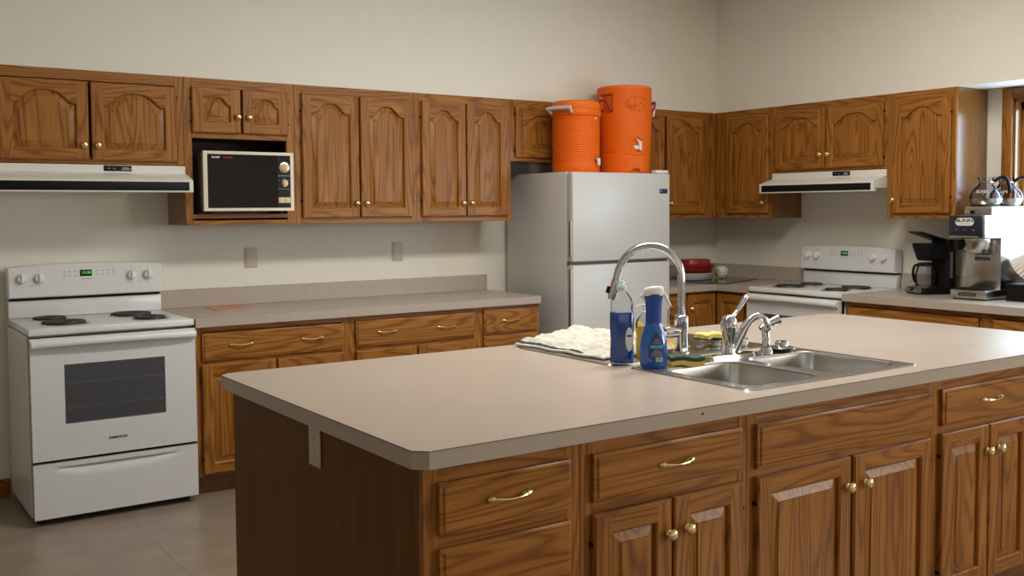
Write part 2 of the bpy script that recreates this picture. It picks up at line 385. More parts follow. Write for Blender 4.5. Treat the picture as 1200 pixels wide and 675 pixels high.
# ------------------------------------------------------------------ oak cabinets
DT = 0.020
def ogee(u, A, e=0.88, p=1.3):
    u = min(1.0, abs(u) / e) ** p; return A * 0.5 * (1 + math.cos(PI * u))
def door_mb(w, h, A=0.0, s=0.052):
    """raised panel door in its own space: x 0..w, z 0..h, front at y=-DT; A is the rise of the arch"""
    mb = MB(); N = 24
    top = h - (0.045 if A else s)               # height of the opening at its highest
    def ring(ins, y):
        x0, x1, z0 = s + ins, w - s - ins, s + ins
        pts = [(x0, y, z0), (x1, y, z0)]
        for i in range(N + 1):
            u = 1 - 2 * i / N
            zz = top - A + (ogee(u, A, 0.93, 1.7) if w > h * 0.9 else ogee(u, A)) - ins
            pts.append(((x0 + x1) / 2 + u * (x1 - x0) / 2, y, zz))
        return pts
    yf = -DT
    R = [ring(0, yf), ring(0.005, yf + 0.003), ring(0.0075, yf + 0.0135), ring(0.010, yf + 0.0135)]
    rb = min(0.034, (w - 2 * s) * 0.24)
    R.append(ring(rb, yf + 0.0040)); R.append(ring(rb + 0.0015, yf + 0.0010))
    n = len(R[0])
    # frame front: stiles (upright grain), rails (level grain)
    c = 0.005
    x0, x1, z0 = c, w - c, c; zt = h - c
    a0, a1 = s, w - s
    mb.add([(x0, yf, z0), (a0, yf, z0), (a0, yf, zt), (x0, yf, zt)], [(0, 1, 2, 3)], 'oak')
    mb.add([(a1, yf, z0), (x1, yf, z0), (x1, yf, zt), (a1, yf, zt)], [(0, 1, 2, 3)], 'oak')
    mb.add([(a0, yf, z0), (a1, yf, z0), (a1, yf, s), (a0, yf, s)], [(0, 1, 2, 3)], 'oakh')
    arch = R[0][2:]                         # from right to left
    vs = list(arch) + [(p[0], yf, zt) for p in arch]; q = len(arch)
    mb.add(vs, [(i, i + 1, q + i + 1, q + i) for i in range(q - 1)], 'oakh')
    # lipped outer edge
    o1 = [(c, yf, c), (w - c, yf, c), (w - c, yf, h - c), (c, yf, h - c)]
    o2 = [(0, yf + 0.004, 0), (w, yf + 0.004, 0), (w, yf + 0.004, h), (0, yf + 0.004, h)]
    o3 = [(0, 0, 0), (w, 0, 0), (w, 0, h), (0, 0, h)]
    for A_, B_ in ((o1, o2), (o2, o3)):
        for i in range(4):
            j = (i + 1) % 4
            mb.add([A_[i], A_[j], B_[j], B_[i]], [(0, 1, 2, 3)], 'oak' if i in (1, 3) else 'oakh')
    mb.add(o3, [(3, 2, 1, 0)], 'oak')
    for a, b in zip(R[:-1], R[1:]):
        mb.add(a + b, [(i, (i + 1) % n, n + (i + 1) % n, n + i) for i in range(n)], 'oak')
    L = R[-1]; arc = L[2:]; zb = L[0][2]; q = len(arc)
    mb.add(list(arc) + [(p[0], p[1], zb) for p in arc], [(i, i + 1, q + i + 1, q + i) for i in range(q - 1)], 'oak')
    return mb
def drawer_mb(w, h):
    mb = MB(); yf = -DT
    L = [[(e, y, e), (w - e, y, e), (w - e, y, h - e), (e, y, h - e)] for e, y in ((0, 0), (0, yf + 0.007), (0.004, yf + 0.005), (0.009, yf + 0.004), (0.012, yf))]
    for a, b in zip(L[:-1], L[1:]):
        mb.add(a + b, [(i, (i + 1) % 4, 4 + (i + 1) % 4, 4 + i) for i in range(4)], 'oakh')
    mb.add(L[0], [(3, 2, 1, 0)], 'oakh'); mb.add(L[-1], [(0, 1, 2, 3)], 'oakh')
    return mb
def knob_mesh():
    mb = MB()
    mb.lathe([(0.0, -0.0265), (0.006, -0.026), (0.0125, -0.0235), (0.0165, -0.019), (0.0170, -0.0165), (0.0140, -0.0135), (0.007, -0.011), (0.0055, -0.007), (0.0075, -0.003), (0.010, -0.001), (0.010, 0.0)], 'brass', 20, axis=(0, 1, 0))
    return mb
def handle_mesh():
    mb = MB()
    for sx in (-1, 1):
        mb.lathe([(0.0, -0.012), (0.005, -0.0115), (0.009, -0.008), (0.0115, -0.003), (0.012, 0.0)], 'brass', 16, org=(sx * 0.050, 0, 0.004), axis=(0, 1, 0), sx=1.35, sy=0.85)
    P = []; R = []
    for i in range(17):
        t = i / 16; x = -0.048 + 0.096 * t; b = math.sin(PI * t) ** 0.6
        P.append((x, -0.006 - 0.0135 * b, 0.004 - 0.0025 * math.sin(PI * t))); R.append(0.0030 + 0.0042 * abs(2 * t - 1) ** 3)
    mb.tube(P, R, 'brass', 8)
    return mb
def hinge_mesh(): return MB().box(-0.0035, 0.003, -DT * 0.8, -0.001, -0.0055, 0.0055, 'black', 0.001)
PROTO = {}
def stamp(kind, fn, name, parent, loc):
    if kind not in PROTO:
        o = fn().build(name, parent); PROTO[kind] = o
    else:
        o = PROTO[kind].copy(); COL.objects.link(o); o.parent = parent
    o.location = loc; return o

def cabinet(name, label, loc, rz, W, z0, z1, depth, stiles, rails, doors=(), drawers=(), group=None, side='oak', niche=None, toe=False, back_y=-0.002, frame=True):
    """x 0..W along the wall, front of the face frame at y=-depth. doors: (x0,x1,z0,z1,arch,knob,hinge side); drawers: (x0,x1,z0,z1,[handle x])"""
    t = thing(name, label, 'cabinet', loc, rz, group); oz = loc[2]
    ft = 0.020; cb = MB(); th = 0.018; yb = -depth + ft
    zb = z0
    cb.box(0.0005, th, yb, back_y, zb, z1, side); cb.box(W - th, W - 0.0005, yb, back_y, zb, z1, side)
    cb.box(th, W - th, yb, back_y, zb, zb + th, side)
    if not toe: cb.box(th, W - th, yb, back_y, z1 - th, z1, side)
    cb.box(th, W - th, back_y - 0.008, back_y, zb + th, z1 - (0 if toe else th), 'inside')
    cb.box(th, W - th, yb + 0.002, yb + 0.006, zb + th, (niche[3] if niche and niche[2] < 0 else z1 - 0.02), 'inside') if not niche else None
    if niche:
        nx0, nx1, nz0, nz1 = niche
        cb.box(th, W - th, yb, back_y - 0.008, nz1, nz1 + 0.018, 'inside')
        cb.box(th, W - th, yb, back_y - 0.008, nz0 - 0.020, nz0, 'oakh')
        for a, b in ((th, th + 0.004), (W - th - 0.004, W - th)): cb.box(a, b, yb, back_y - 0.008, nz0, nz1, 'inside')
    cb.build('carcass', t)
    ff = MB()
    for a, b in stiles: ff.box(a, b, -depth, yb - 0.0003, z0, z1, 'oak', 0.0012, 1)
    for a, b, c, d in rails: ff.box(a, b, -depth + 0.0004, yb - 0.0003, c, d, 'oakh', 0.0008, 1)
    ff.build('face_frame', t)
    for (x0, x1, a, b, A, kn, hs) in doors:
        d = door_mb(x1 - x0, b - a, A).build('door', t); d.location = (x0, -depth - 0.0006, a)
        if kn: stamp('knob', knob_mesh, 'knob', d, (kn[0] - x0, -DT, kn[1] - a))
        if hs:
            hx = -0.003 if hs < 0 else (x1 - x0) + 0.003
            for f in ((0.14, 0.86) if b - a > 0.3 else (0.25, 0.75)):
                stamp('hinge', hinge_mesh, 'hinge', d, (hx, 0, (b - a) * f))
    for (x0, x1, a, b, hx) in drawers:
        d = drawer_mb(x1 - x0, b - a).build('drawer', t); d.location = (x0, -depth - 0.0006, a)
        for h in hx: stamp('handle', handle_mesh, 'handle', d, (h - x0, -DT, (b - a) * 0.5))
    if toe:
        tk = MB(); tk.box(0.001, W - 0.001, -depth + 0.075, -depth + 0.09, 0.0, z0 - 0.0005, 'panel')
        tk.box(0.001, 0.02, -depth + 0.09, back_y, 0.0, z0 - 0.0005, 'panel'); tk.box(W - 0.02, W - 0.001, -depth + 0.09, back_y, 0.0, z0 - 0.0005, 'panel')
        tk.build('toe_kick', t)
    return t

UB, HB, DZ0, DZ1 = 1.377, 1.690, 1.410, 2.103
UD = 0.330
GU = 'oak upper cabinets'
def upper(label, X0, X1, z0, doors, sl, sr, rz=0.0, niche=None, extra_rails=(), mids=()):
    W = X1 - X0
    st = [(0, sl), (W - sr, W)] + [(a - X0, b - X0) for a, b in mids]
    rl = [(sl, W - sr, 2.100, UT), (sl, W - sr, z0, z0 + 0.035)] + [(a - X0, b - X0, c, d) for a, b, c, d in extra_rails]
    ds = [(a - X0, b - X0, c, d, A, (k[0] - X0, k[1]) if k else None, hs) for a, b, c, d, A, k, hs in doors]
    nc = (niche[0] - X0, niche[1] - X0, niche[2], niche[3]) if niche else None
    loc = (X0, 0, 0) if rz == 0 else (0, -X0, 0)
    return cabinet('upper_cabinet', label, loc, rz, W, z0, UT, UD, st, rl, ds, (), GU, 'panel', nc)
upper('short two door oak cabinet above the white range hood beside the microwave', -5.166, -4.251, HB,
      [(-5.122, -4.724, 1.708, 2.093, 0.065, (-4.748, 1.782), -1), (-4.710, -4.294, 1.708, 2.093, 0.065, (-4.684, 1.782), 1)], 0.045, 0.046)
upper('oak cabinet with two tiny doors over the open microwave shelf', -4.2505, -3.640, UB,
      [(-4.212, -3.951, 1.866, 2.102, 0.045, (-3.970, 1.953), -1), (-3.940, -3.683, 1.866, 2.102, 0.045, (-3.909, 1.953), 1)],
      0.040, 0.050, niche=(-4.2105, -3.690, 1.434, 1.836), extra_rails=[(-4.2105, -3.690, 1.836, 1.872), (-4.2105, -3.690, 1.400, 1.434)])
upper('tall two door arched oak cabinet just beside the microwave cabinet', -3.6395, -2.870, UB,
      [(-3.603, -3.254, DZ0, DZ1, 0.060, (-3.276, 1.490), -1), (-3.244, -2.904, DZ0, DZ1, 0.060, (-3.213, 1.490), 1)], 0.042, 0.040)
upper('tall two door arched oak cabinet ending beside the white refrigerator', -2.8695, -2.181, UB,
      [(-2.838, -2.529, DZ0, DZ1, 0.060, (-2.552, 1.490), -1), (-2.519, -2.214, DZ0, DZ1, 0.060, (-2.490, 1.490), 1)], 0.038, 0.040)
upper('short oak cabinet above the refrigerator behind the orange coolers', -2.1805, -1.1905, 1.757,
      [(-2.150, -1.708, 1.783, DZ1, 0.060, (-1.735, 1.840), -1), (-1.698, -1.255, 1.783, DZ1, 0.060, (-1.670, 1.840), 1)], 0.036, 0.036)
upper('two door oak cabinet in the corner right after the refrigerator', -1.1900, -0.3315, UB,
      [(-1.165, -0.860, DZ0, DZ1, 0.060, (-0.885, 1.486), -1), (-0.834, -0.458, DZ0, DZ1, 0.060, (-0.802, 1.486), 1)], 0.030, 0.128)
upper('single door arched oak cabinet between the corner and the smaller range hood', 0.3305, 0.857, UB,
      [(0.446, 0.841, DZ0, DZ1, 0.062, (0.800, 1.484), 0)], 0.118, 0.020, RW)
upper('short two door oak cabinet above the smaller white range hood', 0.8575, 1.788, HB,
      [(0.906, 1.324, 1.708, 2.103, 0.060, (1.290, 1.800), -1), (1.335, 1.767, 1.708, 2.103, 0.060, (1.355, 1.798), 1)], 0.045, 0.022, RW)
upper('single door oak cabinet with bare side panel above the coffee machines', 1.7885, 2.250, UB,
      [(1.838, 2.222, DZ0, DZ1, 0.062, (1.848, 1.492), 1)], 0.047, 0.028, RW)

# base cabinets along the back wall
BT, BD, Z0 = 0.869, 0.610, 0.105
CT = 0.914
GB = 'oak base cabinets along the walls'
def base(label, X0, X1, doors, drawers, rz=0.0, sl=0.04, sr=0.04, mids=()):
    W = X1 - X0
    st = [(0, sl), (W - sr, W)] + [(a - X0, b - X0) for a, b in mids]
    rl = [(sl, W - sr, 0.840, BT), (sl, W - sr, Z0, 0.135), (sl, W - sr, 0.672, 0.705)]
    ds = [(a - X0, b - X0, c, d, A, (k[0] - X0, k[1]) if k else None, hs) for a, b, c, d, A, k, hs in doors]
    dw = [(a - X0, b - X0, c, d, [h - X0 for h in hx]) for a, b, c, d, hx in drawers]
    loc = (X0, 0, 0) if rz == 0 else (0, -X0, 0)
    return cabinet('base_cabinet', label, loc, rz, W, Z0, BT, BD, st, rl, ds, dw, GB, 'panel', toe=True)
base('oak base cabinet with wide two handled drawer beside the big white stove', -4.311, -3.464,
     [(-4.278, -3.887, 0.118, 0.674, 0, (-3.912, 0.60), -1), (-3.878, -3.498, 0.118, 0.674, 0, (-3.853, 0.60), 1)],
     [(-4.274, -3.500, 0.696, 0.835, [-4.074, -3.685])], sl=0.037, sr=0.037)
base('oak base cabinet with two handled drawer in the middle of the back counter', -3.4635, -2.619,
     [(-3.425, -3.042, 0.118, 0.674, 0, (-3.067, 0.60), -1), (-3.032, -2.655, 0.118, 0.674, 0, (-3.007, 0.60), 1)],
     [(-3.425, -2.656, 0.698, 0.840, [-3.235, -2.850])], sl=0.038, sr=0.038)
base('narrow oak drawer cabinet at the counter end beside the refrigerator', -2.6185, -2.168, [],
     [(-2.584, -2.192, 0.704, 0.848, [-2.395]), (-2.584, -2.192, 0.42, 0.690, [-2.395]), (-2.584, -2.192, 0.118, 0.404, [-2.395])], sl=0.035, sr=0.022)
base('narrow oak drawer cabinet tucked between refrigerator and corner', -1.190, -0.9205, [],
     [(-1.165, -0.935, 0.704, 0.848, [-1.03]), (-1.165, -0.935, 0.42, 0.690, [-1.03]), (-1.165, -0.935, 0.118, 0.404, [-1.03])], sl=0.02, sr=0.02)
# the corner unit has a door on each leg of the L
t = thing('base_cabinet', 'oak corner base cabinet with two panelled doors meeting in the corner', 'cabinet', (0, 0, 0), 0, GB)
cb = MB()
cb.prism([(-0.92, -0.002), (-0.92, -0.59), (-0.59, -0.59), (-0.59, -0.925), (-0.002, -0.925), (-0.002, -0.002)], Z0, BT - 0.002, 'panel', 'xy')
cb.build('carcass', t)
ff = MB(); ff.box(-0.92, -0.90, -0.61, -0.5905, Z0, BT, 'oak'); ff.box(-0.90, -0.5905, -0.609, -0.5905, 0.848, BT, 'oakh'); ff.box(-0.90, -0.5905, -0.609, -0.5905, Z0, 0.125, 'oakh')
ff.box(-0.61, -0.5905, -0.925, -0.885, Z0, BT, 'oak'); ff.box(-0.609, -0.5905, -0.885, -0.61, 0.848, BT, 'oakh'); ff.box(-0.609, -0.5905, -0.885, -0.61, Z0, 0.125, 'oakh')
ff.build('face_frame', t)
d = door_mb(0.265, 0.725, 0).build('door', t); d.location = (-0.900, -0.611, 0.122)
stamp('knob', knob_mesh, 'knob', d, (0.030, -DT, 0.630))
d = door_mb(0.245, 0.725, 0).build('door', t); d.location = (-0.611, -0.635, 0.122); d.rotation_euler = (0, 0, RW)
tk = MB(); tk.prism([(-0.92, -0.52), (-0.52, -0.52), (-0.52, -0.925), (-0.50, -0.925), (-0.50, -0.50), (-0.92, -0.50)], 0, Z0 - 0.001, 'panel', 'xy'); tk.build('toe_kick', t)
base('oak base cabinet with wide drawer under the black drip coffee maker', 1.704, 2.622,
     [(1.745, 2.160, 0.118, 0.674, 0, (2.135, 0.60), -1), (2.170, 2.580, 0.118, 0.674, 0, (2.195, 0.60), 1)], [(1.735, 2.580, 0.704, 0.836, [2.15])], RW)
base('oak base cabinet with wide drawer under the window counter end', 2.6225, 3.480,
     [(2.665, 3.045, 0.118, 0.674, 0, (3.02, 0.60), -1), (3.055, 3.440, 0.118, 0.674, 0, (3.08, 0.60), 1)], [(2.665, 3.440, 0.704, 0.836, [3.05])], RW)

# worktops with their splash strips
def worktop(name, label, poly, splash, cat='worktop', group=None):
    t = thing(name, label, cat, (poly[0][0], poly[0][1], 0.87), 0, group)
    ox, oy = poly[0]
    P = [(a - ox, b - oy) for a, b in poly]
    MB().prism(P, 0.0, CT - 0.870, 'laminate', 'xy').build('slab', t)
    for x0, x1, y0, y1 in splash:
        MB().box(x0 - ox, x1 - ox, y0 - oy, y1 - oy, CT - 0.870, CT + 0.102 - 0.870, 'laminate', 0.002, 1).build('backsplash', t)
    return t
worktop('worktop', 'long speckled taupe laminate counter between the big stove and the refrigerator',
        [(-4.311, -0.002), (-4.311, -0.65), (-2.185, -0.65), (-2.164, -0.628), (-2.164, -0.002)], [(-4.311, -2.165, -0.022, -0.002)])
worktop('worktop', 'laminate corner counter between the refrigerator and the smaller stove',
        [(-1.19, -0.002), (-1.19, -0.65), (-0.65, -0.65), (-0.65, -0.930), (-0.002, -0.930), (-0.002, -0.002)],
        [(-1.19, -0.002, -0.022, -0.002), (-0.022, -0.002, -0.930, -0.0225)])
worktop('worktop', 'laminate counter under the coffee machines and the window',
        [(-0.002, -1.702), (-0.65, -1.702), (-0.65, -3.50), (-0.002, -3.50)], [(-0.022, -0.002, -3.50, -1.702)])

# ------------------------------------------------------------------ island
IX0, IX1, IYF, IYB = -4.740, -1.670, -3.680, -2.420
GI = 'oak cabinets under the island top'
def island(label, X0, X1, doors, drawers, stiles, rails):
    W = X1 - X0
    ds = [(a - X0, b - X0, c, d, A, (k[0] - X0, k[1]) if k else None, hs) for a, b, c, d, A, k, hs in doors]
    dw = [(a - X0, b - X0, c, d, [h - X0 for h in hx]) for a, b, c, d, hx in drawers]
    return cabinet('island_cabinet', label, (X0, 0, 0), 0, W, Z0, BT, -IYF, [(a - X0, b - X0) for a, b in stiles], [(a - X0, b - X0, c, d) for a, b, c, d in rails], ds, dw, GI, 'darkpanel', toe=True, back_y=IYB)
R0, R1 = (0.826, BT), (0.672, 0.706)
u1 = island('island end cabinet with a stack of handled oak drawers and plain brown side', -4.740, -4.2855, [],
       [(-4.704, -4.325, 0.704, 0.827, [-4.513]), (-4.704, -4.325, 0.420, 0.673, [-4.513]), (-4.704, -4.325, 0.118, 0.400, [-4.513])],
       [(-4.740, -4.700), (-4.330, -4.2855)], [(-4.70, -4.33, *R0), (-4.70, -4.33, 0.668, 0.708), (-4.70, -4.33, 0.395, 0.425), (-4.70, -4.33, Z0, 0.125)])
island('island cabinet with one drawer over two doors left of the sink cabinet', -4.2850, -3.6755,
       [(-4.252, -3.984, 0.118, 0.672, 0, (-3.997, 0.578), -1), (-3.975, -3.706, 0.118, 0.672, 0, (-3.930, 0.582), 1)],
       [(-4.250, -3.706, 0.703, 0.828, [-3.969])],
       [(-4.2850, -4.245), (-3.712, -3.6755)], [(-4.245, -3.712, *R0), (-4.245, -3.712, *R1), (-4.245, -3.712, Z0, 0.125)])
island('wide island cabinet with blank oak front above two doors below the sinks', -3.6750, -2.7535,
       [(-3.645, -3.222, 0.118, 0.674, 0, (-3.240, 0.582), -1), (-3.206, -2.795, 0.118, 0.674, 0, (-3.152, 0.582), 1)],
       [(-3.644, -2.783, 0.697, 0.828, [])],
       [(-3.6750, -3.638), (-2.790, -2.7535)], [(-3.638, -2.790, *R0), (-3.638, -2.790, *R1), (-3.638, -2.790, Z0, 0.125)])
island('island cabinet beyond the sink cabinet with handled drawer over narrow doors', -2.7530, -1.670,
       [(-2.730, -2.447, 0.118, 0.678, 0, (-2.458, 0.585), -1), (-2.438, -2.170, 0.118, 0.678, 0, (-2.383, 0.585), 1), (-2.115, -1.710, 0.118, 0.678, 0, (-1.740, 0.585), -1)],
       [(-2.724, -2.170, 0.703, 0.829, [-2.436]), (-2.115, -1.710, 0.703, 0.829, [-1.91])],
       [(-2.7530, -2.716), (-2.175, -2.110), (-1.715, -1.670)], [(-2.716, -2.175, *R0), (-2.716, -2.175, *R1), (-2.716, -2.175, Z0, 0.125), (-2.110, -1.715, *R0), (-2.110, -1.715, *R1), (-2.110, -1.715, Z0, 0.125)])
# the laminate top, with the two sink cut-outs
tx0, tx1, ty0, ty1, e1, e2 = -4.777, -1.632, -3.725, -2.388, 0.030, 0.055
hx0, hx1 = -3.605, -2.832
hf = (-3.635, -3.125); hb = (-3.020, -2.490)
t = thing('worktop', 'big speckled taupe laminate island top with clipped corners and two sinks', 'worktop', (tx0, ty0, 0.871))
def sh(P): return [(a - tx0, b - ty0) for a, b in P]
zt = CT - 0.871
sl = MB()
sl.prism(sh([(tx0, ty0 + e1), (tx0 + e1, ty0), (hx0, ty0), (hx0, ty1), (tx0 + e1, ty1), (tx0, ty1 - e1)]), 0, zt, 'laminate')
sl.prism(sh([(hx1, ty0), (tx1 - e2, ty0), (tx1, ty0 + e2), (tx1, ty1 - e2), (tx1 - e2, ty1), (hx1, ty1)]), 0, zt, 'laminate')
for a, b in ((ty0, hf[0]), (hf[1], hb[0]), (hb[1], ty1)):
    sl.prism(sh([(hx0, a), (hx1, a), (hx1, b), (hx0, b)]), 0, zt, 'laminate')
sl.build('slab', t)
g = 0.0004
def octo(g): return sh([(tx0 - g, ty0 + e1), (tx0 + e1, ty0 - g), (tx1 - e2, ty0 - g), (tx1 + g, ty0 + e2), (tx1 + g, ty1 - e2), (tx1 - e2, ty1 + g), (tx0 + e1, ty1 + g), (tx0 - g, ty1 - e1)])
P = octo(g); n = len(P)
MB().add([(a, b, zt - 0.0028) for a, b in P] + [(a, b, zt - 0.0012) for a, b in P], [(i, (i + 1) % n, n + (i + 1) % n, n + i) for i in range(n)], 'seam').build('edge_seam', t, 'dark glue line under the top sheet', fix=False)
MB().box(-3.90 - tx0, -3.894 - tx0, -0.0012, 0.002, 0.021, 0.027, 'ink').build('chip', t, 'small dark chip in the front edge')

# ------------------------------------------------------------------ sinks
def sink(label, ox0, ox1, oy0, oy1, bowls):
    t = thing('sink', label, 'sink', ((ox0 + ox1) / 2, (oy0 + oy1) / 2, CT), 0)
    cx, cy = t.location.x, t.location.y
    def loc(P): return [(a - cx, b - cy) for a, b in P]
    bm = bmesh.new()
    def loop(P, z):
        vs = [bm.verts.new((a, b, z)) for a, b in P]
        return [bm.edges.new((vs[i], vs[(i + 1) % len(vs)])) for i in range(len(vs))]
    E = loop(loc(rrect(ox0 + 0.008, ox1 - 0.008, oy0 + 0.008, oy1 - 0.008, 0.030)), 0.0050)
    for b in bowls: E += loop(loc(rrect(*b, 0.060)), 0.0050)
    bmesh.ops.triangle_fill(bm, edges=E, use_beauty=True, use_dissolve=False)
    rim = MB().bm(bm, 'steel')
    A = [loc(rrect(ox0 + d, ox1 - d, oy0 + d, oy1 - d, 0.030)) for d in (0.0, 0.003, 0.008)]
    Z = (0.0006, 0.0040, 0.0050); n = len(A[0])
    for (p, z0), (q, z1) in zip(zip(A[:-1], Z[:-1]), zip(A[1:], Z[1:])):
        rim.add([(a, b, z0) for a, b in p] + [(a, b, z1) for a, b in q], [(i, (i + 1) % n, n + (i + 1) % n, n + i) for i in range(n)], 'steel')
    rim.build('rim', t)
    for (a0, a1, b0, b1) in bowls:
        mb = MB(); rings = []
        for ins, z, r in ((0, 0.005, 0.060), (0.003, 0.0035, 0.058), (0.006, -0.004, 0.056), (0.016, -0.10, 0.055), (0.022, -0.145, 0.055), (0.035, -0.166, 0.05), (0.060, -0.175, 0.04), (0.13, -0.178, 0.03)):
            rings.append([(a, b, z) for a, b in loc(rrect(a0 + ins, a1 - ins, b0 + ins, b1 - ins, r))])
        n = len(rings[0])
        for p, q in zip(rings[:-1], rings[1:]): mb.add(p + q, [(i, (i + 1) % n, n + (i + 1) % n, n + i) for i in range(n)], 'steel')
        mb.add(rings[-1], [tuple(range(n))], 'steel')
        bo = mb.build('bowl', t, fix=False)
        mb2 = MB().lathe([(0.045, -0.1775), (0.043, -0.1745), (0.036, -0.1745), (0.033, -0.1765), (0.0, -0.1768)], 'chrome', 24, org=((a0 + a1) / 2 - cx, (b0 + b1) / 2 - cy, 0))
        mb2.build('drain', bo)
    return t
sink('double bowl stainless sink at the front of the island', -3.625, -2.795, -3.650, -3.105, [(-3.580, -3.235, -3.612, -3.205), (-3.185, -2.840, -3.612, -3.205)])
sink('rear stainless sink half hidden under the cream dish towel', -3.640, -2.812, -3.036, -2.474, [(-3.595, -3.250, -2.925, -2.512), (-3.205, -2.855, -2.925, -2.512)])

# ------------------------------------------------------------------ faucets
SZ = CT + 0.0055
def smooth_path(P, n=6):
    """Catmull-Rom through the points"""
    P = [Vector(p) for p in P]; out = []
    Q = [P[0] * 2 - P[1]] + P + [P[-1] * 2 - P[-2]]
    for i in range(1, len(Q) - 2):
        a, b, c, d = Q[i - 1:i + 3]
        for j in range(n):
            t = j / n
            out.append(0.5 * ((2 * b) + (c - a) * t + (2 * a - 5 * b + 4 * c - d) * t * t + (3 * b - a - 3 * c + d) * t ** 3))
    out.append(P[-1]); return out
t = thing('faucet', 'tall chrome gooseneck faucet arching over the dish towel', 'faucet', (-3.25, -2.977, SZ))
MB().lathe([(0.030, 0.0), (0.030, 0.004), (0.025, 0.008), (0.0245, 0.075), (0.0255, 0.078), (0.0255, 0.135), (0.021, 0.140), (0.016, 0.142), (0.0, 0.142)], 'chrome', 28).build('base', t)
gdir = Vector((-0.766, 0.643, 0))
gp = [(0.0, 0.142), (0.0, 0.20), (0.0, 0.265), (0.008, 0.318), (0.035, 0.362), (0.078, 0.388), (0.123, 0.393), (0.170, 0.380), (0.207, 0.348), (0.228, 0.305), (0.238, 0.262)]
MB().tube(smooth_path([gdir * a + Vector((0, 0, b)) for a, b in gp]), 0.0142, 'chrome', 18).build('spout', t)
s1 = gdir * 0.2375 + Vector((0, 0, 0.268)); s2 = gdir * 0.254 + Vector((0, 0, 0.200))
sp = MB(); ds = (s2 - s1)
sp.tube([s1, s1 + ds * 0.2, s1 + ds * 0.75, s2], [0.0155, 0.0165, 0.0175, 0.0165], 'chrome', 18)
sp.tube([s2, s2 + ds * 0.04], [0.0135, 0.0135], 'greydark', 18)
so = sp.build('spray_head', t)
MB().tube([s1 + ds * 0.35 + gdir * 0.019, s1 + ds * 0.70 + gdir * 0.021], 0.008, 'black', 8).build('spray_button', so, 'black spray button')
hl = MB(); hd = Vector((-0.99, 0.10, 0))
c0 = Vector((0, 0, 0.080))
hl.tube([c0 + hd * 0.018, c0 + hd * 0.030, c0 + hd * 0.075, c0 + hd * 0.083], [0.0215, 0.0225, 0.0225, 0.020], 'chrome', 22)
hl.tube([c0 + hd * 0.060 + Vector((0, 0, 0.015)), c0 + hd * 0.060 + Vector((0, 0, 0.085))], 0.0042, 'chrome', 10)
hl.build('lever', t)

t = thing('faucet', 'low chrome single lever faucet on the front sink', 'faucet', (-3.185, -3.150, SZ))
es = MB(); es.prism(rrect(-0.125, 0.125, -0.027, 0.027, 0.026), 0.0, 0.007, 'chrome'); es.prism(rrect(-0.120, 0.120, -0.022, 0.022, 0.021), 0.007, 0.010, 'chrome')
es.build('base_plate', t)
MB().lathe([(0.027, 0.010), (0.024, 0.020), (0.0225, 0.06), (0.026, 0.085), (0.030, 0.105), (0.030, 0.122), (0.024, 0.140), (0.012, 0.150), (0.0, 0.152)], 'chrome', 26).build('body', t)
sd = Vector((0.62, -0.78, 0)).normalized()
sdir = Vector((0.93, -0.37, 0)).normalized()
spp = [(0.018, 0.02), (0.040, 0.065), (0.065, 0.108), (0.092, 0.136), (0.120, 0.142), (0.140, 0.128), (0.152, 0.102)]
MB().tube(smooth_path([sdir * a + Vector((0, 0, b)) for a, b in spp]), [0.019 - 0.0075 * min(1, i / 24) for i in range(37)], 'chrome', 18).build('spout', t)
e = sdir * 0.152 + Vector((0, 0, 0.104))
MB().tube([e + Vector((-0.001, 0, 0.012)), e + Vector((0.001, 0, -0.004)), e + Vector((0.002, 0, -0.012))], [0.0135, 0.015, 0.0135], 'chrome', 18).build('aerator', t)
ld = Vector((0.80, -0.10, 0.62)).normalized()
lv = MB(); p0 = Vector((0.004, 0, 0.135))
lv.tube(smooth_path([p0, p0 + ld * 0.03, p0 + ld * 0.065 + Vector((0, 0, 0.008)), p0 + ld * 0.095 + Vector((0, 0, 0.022))]), [0.016, 0.0145, 0.013, 0.0118, 0.0105, 0.0095, 0.009, 0.0088, 0.0088, 0.009, 0.0095, 0.0100, 0.0105, 0.011, 0.011, 0.0112, 0.0112, 0.0105, 0.009][:19], 'chrome', 14, flat=0.7)
lo = lv.build('lever', t)
MB().lathe([(0.0045, 0.0), (0.004, 0.002), (0.0, 0.0025)], 'redink', 10, org=(-0.006, -0.029, 0.118), axis=(0, -1, 0)).build('hot_mark', t, 'red temperature dot')

t = thing('side_sprayer', 'short chrome side sprayer next to the low faucet', 'sprayer', (-3.012, -3.170, SZ))
MB().lathe([(0.027, 0.0), (0.026, 0.008), (0.021, 0.014), (0.018, 0.022), (0.014, 0.024), (0.0, 0.024)], 'chrome', 22).build('collar', t)
MB().tube(smooth_path([(0, 0, 0.024), (0, 0, 0.055), (-0.003, 0, 0.085), (-0.002, 0, 0.100)]), [0.015] * 6 + [0.0145] * 6 + [0.016] * 6 + [0.018], 'chrome', 18).build('wand', t)
MB().tube(smooth_path([(-0.020, 0.006, 0.088), (0.0, 0, 0.103), (0.030, -0.008, 0.115), (0.050, -0.014, 0.122)]), [0.013 + 0.0003 * i for i in range(19)], 'chrome', 18).build('head', t)

# sink strainer basket on the sink deck
t = thing('sink_strainer', 'chrome basket strainer resting on the sink ledge', 'strainer', (-2.930, -3.172, SZ))
MB().lathe([(0.0, 0.0), (0.030, 0.0), (0.034, 0.008), (0.030, 0.010)], 'rubber', 24).build('seal', t, 'black rubber seal')
MB().lathe([(0.040, 0.010), (0.050, 0.013), (0.050, 0.016), (0.040, 0.019), (0.026, 0.022), (0.024, 0.034), (0.020, 0.038), (0.0, 0.038)], 'chrome', 26).build('basket', t)

